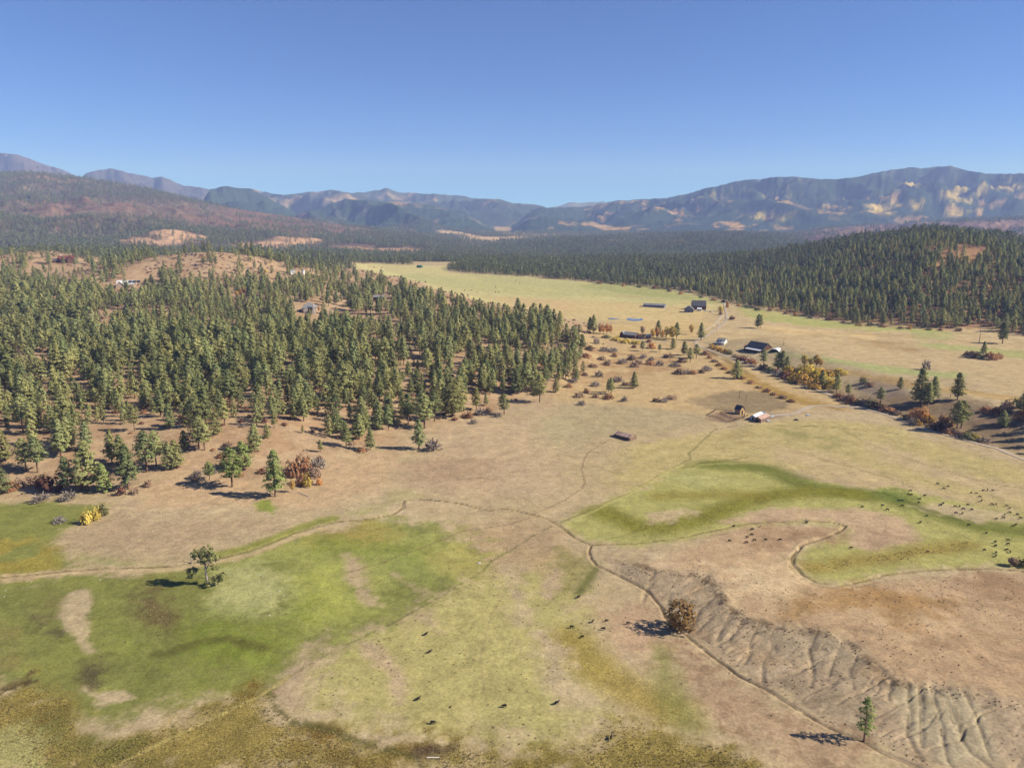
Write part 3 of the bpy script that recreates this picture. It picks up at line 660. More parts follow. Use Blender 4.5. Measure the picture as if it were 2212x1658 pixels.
# ------------------------------------------------------------------ haze
def build_haze():
    me = bpy.data.meshes.new('haze'); bm = bmesh.new()
    zt = float(Z.max()) + 40; zb = float(Z.min()) - 30
    bmesh.ops.create_cube(bm, size=1.0)
    for v in bm.verts:
        v.co = Vector((v.co.x * 44000, v.co.y * 13600 + 6300, zb if v.co.z < 0 else zt))
    bm.to_mesh(me); bm.free()
    m = bpy.data.materials.new('haze'); m.use_nodes = True; t = m.node_tree; t.nodes.clear()
    o = t.nodes.new('ShaderNodeOutputMaterial'); v = t.nodes.new('ShaderNodeVolumePrincipled')
    v.inputs['Color'].default_value = (0.38, 0.50, 1.0, 1)
    v.inputs['Density'].default_value = HAZE_DENSITY
    v.inputs['Anisotropy'].default_value = 0.0
    v.inputs['Absorption Color'].default_value = (1, 1, 1, 1)
    t.links.new(v.outputs[0], o.inputs['Volume'])
    me.materials.append(m)
    h = bpy.data.objects.new('haze', me); COL.objects.link(h)
    h['kind'] = 'stuff'; h['label'] = 'thin blue haze over the distant mountains'
build_haze()

# ------------------------------------------------------------------ object helpers
def link(o, parent=None):
    COL.objects.link(o)
    if parent is not None: o.parent = parent
    return o
def mesh_np(name, verts, faces, mats, mat_idx=None, smooth=False, attrs=None):
    me = bpy.data.meshes.new(name)
    me.from_pydata([tuple(v) for v in verts], [], [tuple(f) for f in faces])
    for m in mats: me.materials.append(m)
    if mat_idx is not None: me.polygons.foreach_set('material_index', np.asarray(mat_idx, np.int32))
    if smooth: me.polygons.foreach_set('use_smooth', np.ones(len(me.polygons), bool))
    if attrs:
        for k, v in attrs.items(): attr(me, k, 'FLOAT', v)
    me.update()
    return me
def tag(o, label, cat, group=None, kind=None):
    o['label'] = label; o['category'] = cat
    if group: o['group'] = group
    if kind: o['kind'] = kind
    return o
def empty(name, loc, rz=0.0):
    o = bpy.data.objects.new(name, None); o.empty_display_size = 0.5
    link(o); o.location = loc; o.rotation_euler = (0, 0, rz)
    return o

# ------------------------------------------------------------------ foliage materials
def leaf_mat(name, c1, c2, trans=0.22):
    m = bpy.data.materials.new(name); m.use_nodes = True; t = m.node_tree; t.nodes.clear()
    out = t.nodes.new('ShaderNodeOutputMaterial')
    oi = N(t, 'ShaderNodeObjectInfo'); at_ = N(t, 'ShaderNodeAttribute', attribute_name='tint')
    mx = N(t, 'ShaderNodeMix', data_type='RGBA'); mx.inputs[6].default_value = (*c1, 1); mx.inputs[7].default_value = (*c2, 1)
    t.links.new(oi.outputs['Random'], mx.inputs[0])
    mr = N(t, 'ShaderNodeMapRange'); mr.inputs['To Min'].default_value = 0.72; mr.inputs['To Max'].default_value = 1.3
    sn = N(t, 'ShaderNodeMath', operation='FRACT'); sm = N(t, 'ShaderNodeMath', operation='MULTIPLY'); sm.inputs[1].default_value = 7.31
    t.links.new(oi.outputs['Random'], sm.inputs[0]); t.links.new(sm.outputs[0], sn.inputs[0]); t.links.new(sn.outputs[0], mr.inputs['Value'])
    c = vmul(t, mx.outputs[2], mr.outputs['Result']); c = vmul(t, c, at_.outputs['Fac'])
    d = N(t, 'ShaderNodeBsdfDiffuse'); tr = N(t, 'ShaderNodeBsdfTranslucent'); ms = N(t, 'ShaderNodeMixShader'); ms.inputs[0].default_value = trans
    t.links.new(c, d.inputs['Color']); t.links.new(c, tr.inputs['Color'])
    t.links.new(d.outputs[0], ms.inputs[1]); t.links.new(tr.outputs[0], ms.inputs[2]); t.links.new(ms.outputs[0], out.inputs['Surface'])
    return m
M_NEEDLE = leaf_mat('pine_needles', (0.345, 0.322, 0.125), (0.215, 0.240, 0.102), 0.36)
M_NEEDLE_FAR = leaf_mat('far_pine_needles', (0.235, 0.240, 0.110), (0.170, 0.200, 0.100), 0.34)
M_NEEDLE_BR = leaf_mat('bright_pine_needles', (0.25, 0.285, 0.09), (0.26, 0.29, 0.10), 0.34)
M_COTTON = leaf_mat('pale_green_leaves', (0.36, 0.35, 0.14), (0.36, 0.35, 0.14), 0.35)
M_BARK = simple_mat('pine_bark', (0.17, 0.105, 0.07), 0.95, 0.35, 2.0)
M_GREYBARK = simple_mat('grey_bark', (0.26, 0.22, 0.18), 0.95, 0.3, 2.0)
LEAFS = {
 'rust': leaf_mat('rust_leaves', (0.319, 0.152, 0.080), (0.377, 0.203, 0.102)),
 'brown': leaf_mat('brown_leaves', (0.246, 0.167, 0.116), (0.319, 0.203, 0.131)),
 'yellow': leaf_mat('yellow_leaves', (0.600, 0.435, 0.087), (0.522, 0.406, 0.102), 0.3),
 'gold': leaf_mat('golden_leaves', (0.600, 0.377, 0.087), (0.522, 0.319, 0.087), 0.3),
 'orange': leaf_mat('orange_leaves', (0.600, 0.275, 0.080), (0.522, 0.275, 0.102), 0.3),
 'grey': leaf_mat('grey_twigs', (0.290, 0.246, 0.210), (0.246, 0.196, 0.174), 0.05),
 'olive': leaf_mat('olive_leaves', (0.232, 0.203, 0.087), (0.189, 0.181, 0.080)),
 'deep': leaf_mat('deep_red_leaves', (0.174, 0.072, 0.051), (0.232, 0.116, 0.072)),
}

# ------------------------------------------------------------------ foliage geometry
class Geo:
    def __init__(self): self.v = []; self.f = []; self.t = []; self.n = 0
    def add(self, v, f, t):
        self.v.append(np.asarray(v, float)); self.f += [tuple(int(i) + self.n for i in q) for q in f]
        self.t.append(np.full(len(v), t) if np.isscalar(t) else np.asarray(t)); self.n += len(v)
    def mesh(self, name, mat):
        return mesh_np(name, np.concatenate(self.v), self.f, [mat], attrs={'tint': np.concatenate(self.t)})
def leaves(g, centre, rad, n, size, rng, outward, flat=0.65, asp=1.5):
    for _ in range(n):
        d = rng.normal(size=3); d /= np.linalg.norm(d) + 1e-9
        p = centre + d * rad * np.array([1, 1, flat]) * rng.uniform(0.35, 1.0)
        nn = outward * 1.0 + np.array([0, 0, 0.42]) + d * 0.45 + rng.normal(size=3) * 0.2
        nn /= np.linalg.norm(nn)
        a = np.cross(nn, rng.normal(size=3)); a /= np.linalg.norm(a) + 1e-9
        b = np.cross(nn, a)
        s = size * rng.uniform(0.65, 1.3); w = s / asp
        g.add([p - a * s * 0.5 - b * w * 0.15, p + b * w * 0.5, p + a * s * 0.5 + b * w * 0.1, p - b * w * 0.5], [(0, 1, 2, 3)], rng.uniform(0.75, 1.2))
def tube(g, pts, rads, k=6, t=1.0):
    pts = [np.asarray(p, float) for p in pts]; vs = []
    for i, p in enumerate(pts):
        d = pts[min(i + 1, len(pts) - 1)] - pts[max(i - 1, 0)]; d = d / (np.linalg.norm(d) + 1e-9)
        a = np.cross(d, [0.13, 0.97, 0.21]); a /= np.linalg.norm(a); b = np.cross(d, a)
        for j in range(k):
            an = 2 * math.pi * j / k
            vs.append(p + (a * math.cos(an) + b * math.sin(an)) * rads[i])
    fs = []
    for i in range(len(pts) - 1):
        for j in range(k):
            fs.append((i * k + j, i * k + (j + 1) % k, (i + 1) * k + (j + 1) % k, (i + 1) * k + j))
    fs.append(tuple(range((len(pts) - 1) * k, len(pts) * k)))
    g.add(vs, fs, t)
def pine(seed, H=15.0, cb=0.26, R=2.7, nb=64, cl=3, nl=8, size=0.62, pw=1.9, sparse=0.0, lod=0):
    rng = np.random.default_rng(seed)
    gc, gt = Geo(), Geo()
    lean = rng.normal(size=2) * 0.25
    def axis(t): return np.array([lean[0] * t * t, lean[1] * t * t, H * t])
    r0 = 0.019 * H
    tube(gt, [axis(t) + np.array([0, 0, -0.4 if t == 0 else 0]) for t in (0, 0.03, 0.25, 0.5, 0.75, 0.97)], [r0 * 1.35, r0 * 1.05, r0 * 0.86, r0 * 0.62, r0 * 0.36, r0 * 0.08], 7 if lod == 0 else 5)
    for i in range(nb):
        t = cb + (1 - cb) * ((i + rng.uniform(0, 1)) / nb) ** 0.95
        if rng.random() < sparse: continue
        q = (t - cb) / (1 - cb)
        prof = (1 - q ** pw) ** 0.7 * (0.62 + 0.38 * min(1.0, q / 0.25 + 0.1))
        L = R * max(prof, 0.10) * rng.uniform(0.65, 1.18)
        az = i * 2.399963 + rng.uniform(-0.5, 0.5)
        o = np.array([math.cos(az), math.sin(az), 0.0])
        base = axis(t); tip = base + o * L + np.array([0, 0, L * rng.uniform(-0.1, 0.28) - 0.12 * L])
        if lod == 0 and (i % 2 == 0 or sparse > 0): tube(gt, [base, base + (tip - base) * 0.55 + np.array([0, 0, -0.05]), tip], [0.06 + 0.03 * (1 - q), 0.045, 0.02], 3)
        tint = rng.uniform(0.85, 1.12)
        for c in range(cl):
            f = 1.0 - c * (0.62 / max(cl, 1)) - rng.uniform(0, 0.12)
            ctr = base + (tip - base) * f + np.array([0, 0, 0.12])
            k0 = gc.n
            leaves(gc, ctr, (0.34 + 0.17 * R * (1 - 0.4 * q)) , nl, size * (1 - 0.25 * q), rng, o * 0.9 + np.array([0, 0, 0.5 * q]), 0.55)
            for a in gc.t[-nl:]: a *= tint
    leaves(gc, axis(0.985), 0.32, nl, size * 0.8, rng, np.array([0, 0, 1.0]), 1.4)
    return gt, gc
def merge_pine(name, gt, gc, mat):
    v = np.concatenate(gt.v + gc.v); n0 = gt.n
    f = list(gt.f) + [tuple(i + n0 for i in q) for q in gc.f]
    return mesh_np(name, v, f, [M_BARK, mat], [0] * len(gt.f) + [1] * len(gc.f), attrs={'tint': np.concatenate(gt.t + gc.t)})
NEAR_T, NEAR_C = [], []
for k in range(7):
    gt, gc = pine(500 + k, cb=[0.16, 0.24, 0.12, 0.28, 0.18, 0.10, 0.33][k], R=[3.9, 3.6, 4.4, 3.9, 3.3, 4.2, 4.1][k], nb=[84, 72, 90, 66, 72, 92, 62][k], nl=9, size=0.8, pw=[1.9, 1.4, 2.4, 3.2, 1.3, 1.7, 2.8][k])
    NEAR_T.append(gt.mesh('pine_trunk', M_BARK)); NEAR_C.append(gc.mesh('pine_crown', M_NEEDLE))
MID, FARM = [], []
for k in range(5):
    gt, gc = pine(600 + k, cb=[0.16, 0.24, 0.12, 0.30, 0.18][k], R=[3.9, 3.5, 4.3, 3.8, 3.3][k], nb=52, cl=2, nl=6, size=1.25, lod=1, pw=[1.9, 1.4, 2.6, 3.2, 1.3][k])
    MID.append(merge_pine('mid_pine', gt, gc, M_NEEDLE))
for k in range(4):
    gt, gc = pine(700 + k, cb=0.12, R=[3.9, 3.4, 4.3, 3.6][k], nb=20, cl=1, nl=6, size=2.4, lod=1)
    FARM.append(merge_pine('far_pine', gt, gc, M_NEEDLE_FAR))

def scatter(name, meshes, x, y, hgts, ref, label, sink=0.15, extra_z=None):
    """one body of vegetation nobody could count: copies of a few plants spread over points of the ground"""
    n = len(x)
    me = bpy.data.meshes.new(name)
    z = hgt(x, y) - sink
    me.vertices.add(n); me.vertices.foreach_set('co', np.stack([x, y, z], 1).astype(np.float32).ravel())
    attr(me, 'size', 'FLOAT', np.asarray(hgts) / ref); attr(me, 'spin', 'FLOAT', RNG.uniform(0, 6.283, n))
    a = me.attributes.new('pick', 'INT', 'POINT'); a.data.foreach_set('value', RNG.integers(0, len(meshes), n).astype(np.int32))
    o = link(bpy.data.objects.new(name, me))
    ng = bpy.data.node_groups.new(name, 'GeometryNodeTree')
    ng.interface.new_socket('Geometry', in_out='INPUT', socket_type='NodeSocketGeometry'); ng.interface.new_socket('Geometry', in_out='OUTPUT', socket_type='NodeSocketGeometry')
    gi = ng.nodes.new('NodeGroupInput'); go = ng.nodes.new('NodeGroupOutput')
    ip = ng.nodes.new('GeometryNodeInstanceOnPoints'); ip.inputs['Pick Instance'].default_value = True
    gt = ng.nodes.new('GeometryNodeGeometryToInstance')
    for m in reversed(meshes):
        po = bpy.data.objects.new(name + '_plant', m)
        oi = ng.nodes.new('GeometryNodeObjectInfo'); oi.inputs['Object'].default_value = po; oi.inputs['As Instance'].default_value = True
        ng.links.new(oi.outputs['Geometry'], gt.inputs[0])
    def na(nm, ty):
        q = ng.nodes.new('GeometryNodeInputNamedAttribute'); q.data_type = ty; q.inputs['Name'].default_value = nm
        return q.outputs['Attribute']
    cx = ng.nodes.new('ShaderNodeCombineXYZ'); ng.links.new(na('spin', 'FLOAT'), cx.inputs['Z'])
    ng.links.new(gi.outputs[0], ip.inputs['Points']); ng.links.new(gt.outputs[0], ip.inputs['Instance'])
    ng.links.new(na('pick', 'INT'), ip.inputs['Instance Index']); ng.links.new(cx.outputs[0], ip.inputs['Rotation']); ng.links.new(na('size', 'FLOAT'), ip.inputs['Scale'])
    ng.links.new(ip.outputs[0], go.inputs[0])
    md = o.modifiers.new('scatter', 'NODES'); md.node_group = ng
    o['kind'] = 'stuff'; o['label'] = label
    return o

# ------------------------------------------------------------------ where the pines stand
def px_top_height(x, y, z, vt):          # height that reaches a given picture row
    _, t = ray_st(1106, vt)
    return CAMH + y * float(t) - z
CLEAR = [GL(p) for p in (
 [(177,690),(200,678),(250,668),(300,668),(367,675),(393,688),(383,701),(333,690),(283,690),(253,710),(233,730),(200,722)],
 [(380,705),(470,700),(560,708),(600,725),(520,735),(420,728)],
 [(760,745),(830,742),(900,752),(880,772),(800,768)],
 [(20,770),(90,762),(150,775),(110,792),(30,790)],
 [(930,800),(990,790),(1030,805),(980,825)],
 [(53,815),(127,812),(183,815),(187,842),(150,845),(100,842),(67,849)],
 [(215,612),(310,604),(325,630),(310,646),(225,646)],
 [(640,678),(700,668),(744,660),(760,678),(825,684),(822,698),(765,698),(700,690),(650,690)],
 [(737,690),(800,688),(890,706),(890,724),(784,710),(737,695)],
 [(490,629),(533,636),(540,652),(497,648)],
 [(800,645),(835,645),(838,656),(800,656)],
 [(625,592),(665,590),(668,600),(625,602)],
 [(60,566),(210,562),(230,590),(190,606),(90,606),(50,590)],
 [(270,585),(330,556),(400,545),(520,550),(620,578),(600,602),(430,612),(280,606)],
 [(0,575),(90,570),(100,590),(0,592)],
 [(1990,536),(2060,528),(2130,538),(2150,566),(2060,570),(2000,556)],
 [(860,560),(940,556),(1000,566),(985,578),(900,580)],
 [(630,655),(705,655),(712,716),(640,716)],
 [(795,648),(842,648),(845,678),(795,678)],
 [(744,540),(850,540),(944,548),(900,556),(760,552)],
)]
DENS_CLEAR = [0.06, 0.15, 0.12, 0.12, 0.15, 0.05, 0.02, 0.05, 0.05, 0.03, 0.0, 0.02, 0.08, 0.06, 0.2, 0.28, 0.02, 0.03, 0.08, 0.05]
FMEADOW_W = GL(FMEADOW)
LFOREST = GL([(-120,1010),(0,1003),(60,985),(130,962),(200,940),(280,932),(380,935),(480,925),(580,930),(700,942),(800,938),(880,940),(950,905),(1000,880),(1100,855),(1180,835),(1228,812),(1250,765),(1238,722),(1215,700),(1100,690),(1050,672),(940,652),(900,640),(850,618),(790,600),(720,584)]) + [(-330,1700),(-2400,1700),(-1300,400)]
RFOREST = GL([(975,585),(1050,592),(1150,598),(1250,606),(1400,619),(1500,634),(1562,650),(1590,657),(1640,666),(1750,684),(1850,699),(1950,706),(2050,711),(2120,706),(2212,724),(2330,742)]) + [(1500,700),(1500,1600),(-300,1900)]
def jitter_grid(x0, x1, y0, y1, sp):
    gx, gy = np.meshgrid(np.arange(x0, x1, sp), np.arange(y0, y1, sp))
    gx = gx.ravel() + RNG.uniform(-0.48, 0.48, gx.size) * sp; gy = gy.ravel() + RNG.uniform(-0.48, 0.48, gy.size) * sp
    m = np.abs(gx / gy) < 0.92
    return gx[m], gy[m]
def apply_clear(x, y, d):
    for poly, q in zip(CLEAR, DENS_CLEAR):
        i = sub(x, y, poly, 4)
        d[i] = np.where(inside(x[i], y[i], poly), np.minimum(d[i], q), d[i])
    return d
# wooded ground up to 1500 m
xa, ya = jitter_grid(-1300, 1150, 225, 1520, 6.0)
da = np.zeros(len(xa))
xw = xa + 16 * fbm(xa, ya, 40, 3, 405); yw = ya + 16 * fbm(xa, ya, 40, 3, 406)
iL = inside(xw, yw, LFOREST); iR = inside(xa, ya, RFOREST)
nz = fbm(xa, ya, 75, 3, 401); nz2 = fbm(xa, ya, 19, 2, 403)
edge = np.interp(ya, [225, 300, 380, 500], [0.55, 0.85, 1.0, 1.0])
edge = edge + np.where(xa / ya < -0.36, 0.3, 0.0)
dL = np.clip(edge + 0.7 * nz + 0.65 * nz2 - 0.1, 0.0, 0.97) * np.interp(ya, [450, 600, 720, 850, 1150, 1500], [0.9, 0.72, 0.45, 0.28, 0.36, 0.6])
sd = np.abs(xa / ya)
da = np.where(iL, dL, da); da = np.where(iR, np.clip(0.86 + 0.4 * nz, 0, 0.95), da)
da = np.where((ya > 1150) & ~iL & ~iR & ~inside(xa, ya, FMEADOW_W) & (xa < -150), 0.5, da)
da = apply_clear(xa, ya, da)
keep = RNG.random(len(xa)) < da
xa, ya = xa[keep], ya[keep]
ha = np.clip(RNG.normal(11.6, 2.8, len(xa)), 5.0, 18) * np.where(ya < 330, 0.92, 1.0)
ha *= 1 + 0.32 * fbm(xa, ya, 50, 2, 409); ha[iR[keep]] *= 0.88; small = RNG.random(len(xa)) < 0.2; ha[small] *= RNG.uniform(0.35, 0.7, small.sum())
# single pines of the photograph: base column and row, row of the top, crown pattern, label, group
BASE_V = 0
SOLO = []
ORD = 'first second third fourth fifth sixth seventh eighth ninth tenth eleventh twelfth thirteenth fourteenth fifteenth sixteenth seventeenth eighteenth nineteenth twentieth'.split()
def solo(entries, label, group):
    rank = {e: k for k, e in enumerate(sorted(entries))}
    for e in entries: SOLO.append((e, label if len(entries) == 1 else label.replace('pine', ORD[rank[e]] + ' pine from the left', 1), group))
solo([(595,1072,972)], 'tall bushy bright green pine on bare slope beside the rust brown thicket', None)
solo([(502,1051,966)], 'broad bright green pine with a low trunk, standing left of the tallest slope pine', None)
solo([(453,1036,996)], 'small rounded pine just left of the broad bright green pine', None)
solo([(525,1013,953)], 'slim pine right behind the broad bright green pine', None)
solo([(550,975,915)], 'dense pine at the forest foot above the two slope pines', None)
solo([(693,976,949)], 'tiny young pine alone on the bare slope', None)
solo([(905,969,905)], 'lone pine at the tip of the wooded spur beside a bare grey shrub', None)
solo([(800,972,926)], 'short pine below the forest edge with a long shadow to its left', None)
solo([(1089,895,850)], 'slender pine standing out in front of the forest corner', None)
solo([(1166,868,808)], 'tall pine at the right front corner of the forest above the dry field', None)
solo([(1201,847,817)], 'short pine just right of the forest corner pine', None)
solo([(227,1062,1000)], 'bright green pine at the forest foot beside the yellow shrubs', None)
solo([(148,1062,986)], 'tall pine at the forest foot beside the deep red thicket', None)
solo([(278,1056,960),(190,1060,953),(318,1019,931),(338,1006,930),(367,1013,957),(382,1009,950),(263,1006,939),(242,1000,929),(400,973,929),(430,971,899),(442,972,908),(467,939,890),(577,946,914),(188,973,910),(132,986,905),(147,973,900),(57,1016,946),(82,1020,943),(5,1066,1009),(8,996,925)], 'pine along the ragged lower edge of the forest', 'pines along the lower forest edge')
solo([(748,964,913),(770,949,897),(776,949,893),(917,925,850),(939,910,842),(978,899,815),(990,888,812),(1029,886,836),(1050,876,850),(1113,852,795),(1137,847,782),(1178,831,790),(1212,813,782)], 'pine along the right flank of the forest above the dry field', 'pines along the right forest flank')
solo([(1119,671,643)], 'lone pine in the far pasture behind the forest', None)
solo([(1274,719,685)], 'thin pine, left one of a pair behind the forest tip', None)
solo([(1282,721,680)], 'fuller pine, right one of a pair behind the forest tip', None)
solo([(1258,753,722)], 'round pine at the tip of the forest on the shrubby slope', None)
solo([(1387,758,736)], 'cone shaped pine below the dark roofed farmhouse', None)
solo([(1425,760,743)], 'stubby pine beside an orange bush on the slope below the farm', None)
solo([(1454,754,730)], 'small pine below the yellow trees of the farm', None)
solo([(1421,722,692)], 'pine rising behind the orange and yellow farm trees', None)
solo([(1461,732,696)], 'tall dark pine right of the yellow farm trees', None)
solo([(1514,735,697)], 'tall dark pine beside the bend of the gravel road', None)
solo([(1478,767,737)], 'dark pine left of the road on the shrubby slope', None)
solo([(1491,782,750),(1504,774,743)], 'pine in the close pair left of the road', 'pair of pines left of the road')
solo([(1591,818,778)], 'lone pine on the gold grass between the gully and the road', None)
solo([(1370,838,803)], 'slim pine beside grey shrubs on the dry slope', None)
solo([(1320,851,815),(1314,847,818)], 'pine in the twin clump among grey shrubs', 'twin pines on the dry slope')
solo([(1637,709,678),(1642,709,680)], 'flat topped pine in the pasture pair', 'pair of pines in the pasture')
solo([(1649,791,755)], 'pine in front of the long dark barn', None)
solo([(1680,797,760),(1688,797,757)], 'pine in the tall pair right of the hoop house', 'pines right of the hoop house')
solo([(1699,805,769)], 'shorter pine beside the tall pair right of the hoop house', None)
solo([(1774,839,798)], 'pine standing in the yellow willow thicket', None)
solo([(1807,846,808)], 'pine at the right end of the yellow willow thicket', None)
solo([(1832,854,829)], 'very small pine beside the road bank', None)
solo([(1901,872,836)], 'wide based pine beside the gravel road', None)
solo([(1944,840,814)], 'small dark pine with bare trunk on the terrace edge', None)
solo([(1987,870,797)], 'tallest dark pine of the terrace group', None)
solo([(2016,869,813),(2004,875,826)], 'lesser pine beside the tallest terrace pine', 'lesser terrace pines')
solo([(2068,862,805)], 'tall pine beside a bare dead stem on the terrace', None)
solo([(2066,931,866),(2076,924,865)], 'pine in the close pair below the terrace beside orange shrubs', 'pair of pines below the terrace')
solo([(2165,922,886)], 'small pine on the shadowed bank by the road', None)
solo([(2210,888,842)], 'pine cut by the right picture edge on the terrace', None)
solo([(2165,742,696)], 'rounded pine in front of the wooded hill', None)
solo([(2124,768,737)], 'umbrella crowned pine rising out of a brown bush in the pasture', None)

def place_pine(x, y, h, k, label, group, name='pine_tree', bright=False, wide=1.0):
    z = float(hgt(x, y))
    o = empty(name, (x, y, z - 0.1), random.uniform(0, 6.28)); s = h / 15.0; w = s * random.uniform(0.92, 1.1) * wide; o.scale = (w, w, s)
    t = bpy.data.objects.new('trunk', NEAR_T[k]); link(t, o)
    c = bpy.data.objects.new('crown', NEAR_C[k] if not bright else CROWN_BR[k]); link(c, o)
    tag(o, label, 'tree', group)
    return o
CROWN_BR = []
for k in range(7):
    m = NEAR_C[k].copy(); m.name = 'bright_pine_crown'; m.materials.clear(); m.materials.append(M_NEEDLE_BR); CROWN_BR.append(m)
taken = []
for k, ((u, v, vt), label, group) in enumerate(SOLO):
    x, y = G(u, v); z = float(hgt(x, y)); h = min(max(px_top_height(x, y, z, vt), 3.0), 21.0)
    place_pine(x, y, h, (k * 3) % 7, label, group, bright=('bright' in label), wide=1.3 if 'broad' in label else (1.0 if 'bushy' in label else 1.12))
    taken.append((x, y))
TK = np.array(taken)
far_ok = np.array([np.min((TK[:, 0] - a) ** 2 + (TK[:, 1] - b_) ** 2) > 9 for a, b_ in zip(xa, ya)])
xa, ya, ha = xa[far_ok], ya[far_ok], ha[far_ok]
za = hgt(xa, ya)
vis = seen(xa, ya, za, ha * 0.8) & (np.abs(xa / ya) < 0.78)
big = np.where(vis, ha / np.hypot(xa, ya), 0)
order = np.argsort(-big)
NSOLO = len(SOLO)
sel = order[:300 - NSOLO - 2]
for i in sel:
    u_ = 1106 + FPX * xa[i] / (ya[i] * CP + (CAMH - za[i]) * SP)
    fr = float(np.interp(u_, [0, 200, 400, 600, 800, 950, 1100, 1200, 1260], [262, 285, 292, 292, 290, 305, 330, 365, 420]))
    rank = 'front rank' if ya[i] < fr + 32 else ('second rank' if ya[i] < fr + 75 else ('middle depth' if ya[i] < fr + 130 else 'inner depth'))
    size = 'tall' if ha[i] > 14.5 else ('short' if ha[i] < 9.5 else 'medium height')
    where = ['by the left picture edge', 'above the deep red thicket', 'above the yellow shrubs', 'above the broad bright green pine', 'above the rust brown thicket', 'behind the short slope pine', 'behind the lone spur pine', 'near the forest corner pine'][int(np.searchsorted([100, 215, 400, 560, 700, 850, 1010], u_))]
    lab = '%s pine in the %s of the forest, %s' % (size, rank, where); gr = 'forest pines ' + where
    place_pine(xa[i], ya[i], ha[i], random.randrange(7), lab, gr)
rest = np.setdiff1d(np.nonzero(seen(xa, ya, za, ha + 6))[0], sel)
r1 = rest[ya[rest] < 1000]; r2 = rest[ya[rest] >= 1000]
# far woods: valley floor behind the meadows and the nearer mountain sides
xf1, yf1 = jitter_grid(-2700, 2700, 1520, 2700, 9.5)
xf2, yf2 = jitter_grid(-4400, 4400, 2700, 4750, 13.0)
XF = np.concatenate([xf1, xf2]); YF = np.concatenate([yf1, yf2])
lf = lay_at(XF, YF); zf = hgt(XF, YF); el = (zf - CAMH) / YF
n1f = fbm(XF, YF, 300, 4, 411); n2f = fbm(XF, YF, 90, 3, 413)
dF = np.where(lf < 0, np.clip(0.62 + 1.3 * n1f, 0.03, 0.95), 0.0)
li = {n: LNAMES.index(n) for n in LNAMES}
hillm = np.interp(el, [-0.02, 0.0, 0.012, 0.03, 0.045, 0.07], [0.8, 0.7, 0.25, 0.24, 0.8, 0.95])
dF = np.where(lf == li['left_hill'], np.clip(hillm + 0.75 * n1f + 0.35 * n2f, 0.02, 0.95), dF)
dF = np.where(lf == li['mid'], np.clip(0.76 + 1.1 * n1f, 0.04, 0.97), dF)
dF = np.where(lf == li['brown'], np.clip(np.interp(el, [-0.02, 0.0, 0.008, 0.014], [0.35, 0.08, 0.15, 0.65]) + 0.8 * n1f, 0.0, 0.9), dF)
dF = np.where((lf == li['spur2']) | (lf == li['cliffs']) | (lf == li['spur']) | (lf == li['big']), 0.6, dF)
for poly in [FMEADOW_W] + [GL([(940,498),(1000,502),(1050,512),(1094,513),(1080,522),(1040,522),(1000,510)]), GL([(590,528),(760,527),(900,535),(960,545),(860,548),(700,540),(600,536)]), GL([(300,520),(420,524),(500,530),(420,538),(320,532)])]:
    dF[inside(XF, YF, poly)] *= 0.06
for poly in HILL_RED:
    m_ = inside(XF, YF, GL(poly)); dF[m_] = np.clip(dF[m_] * 0.6 + 0.3 * n2f[m_], 0, 0.7)
for poly in HILL_TAN: dF[inside(XF, YF, GL(poly))] *= 0.08
kf = (RNG.random(len(XF)) < dF) & seen(XF, YF, zf, 16)
XF, YF = XF[kf], YF[kf]
HF = np.clip(RNG.normal(14.5, 2.6, len(XF)), 8, 20)
scatter('pine_forest', MID, xa[r1], ya[r1], ha[r1], 15.0, 'dense green pine forest covering the hillsides either side of the valley')
scatter('distant_forest', FARM, np.concatenate([xa[r2], XF]), np.concatenate([ya[r2], YF]), np.concatenate([ha[r2], HF]), 15.0, 'far off dark pine woods on the valley floor and mountain sides')
print('pines', len(sel) + NSOLO, 'forest', len(r1), 'far', len(r2) + len(XF))

# ------------------------------------------------------------------ broadleaf trees, shrubs, grass
def bush(seed, R=1.0, Hh=0.9, n=70, nl=5, size=0.24, twig=False):
    rng = np.random.default_rng(seed); g = Geo(); st = Geo()
    for i in range(n):
        d = rng.normal(size=3); d[2] = abs(d[2]) * 0.9; d /= np.linalg.norm(d)
        rr = rng.uniform(0.4, 1.0) ** 0.6 * rng.uniform(0.75, 1.2)
        c = np.array([d[0] * R * rr, d[1] * R * rr, 0.12 + d[2] * Hh * rr])
        if twig:
            for k in range(3):
                b0 = np.array([d[0] * 0.15, d[1] * 0.15, 0]); e = c + rng.normal(size=3) * 0.12
                a = np.cross(e - b0, rng.normal(size=3)); a /= np.linalg.norm(a) + 1e-9
                m = b0 * 0.45 + e * 0.55
                g.add([m, e + a * 0.05, e * 1.04, e - a * 0.05], [(0, 1, 2, 3)], rng.uniform(0.7, 1.2))
        leaves(g, c, 0.17, nl if not twig else 2, size if not twig else size * 0.6, rng, d, 0.8, 1.3)
        if i % 6 == 0: tube(st, [(d[0] * 0.08, d[1] * 0.08, -0.1), c * 0.5, c * 0.9], [0.035, 0.02, 0.01], 3)
    return g, st
def bush_mesh(name, kind, seed, **kw):
    g, st = bush(seed, **kw)
    v = np.concatenate(st.v + g.v); f = list(st.f) + [tuple(i + st.n for i in q) for q in g.f]
    return mesh_np(name, v, f, [M_GREYBARK, LEAFS[kind]], [0] * len(st.f) + [1] * len(g.f), attrs={'tint': np.concatenate(st.t + g.t)})
BUSH = {k: [bush_mesh(k + '_bush', k, 900 + 10 * i + j, twig=(k == 'grey')) for j in range(3)] for i, k in enumerate(LEAFS)}
_bc = [0]
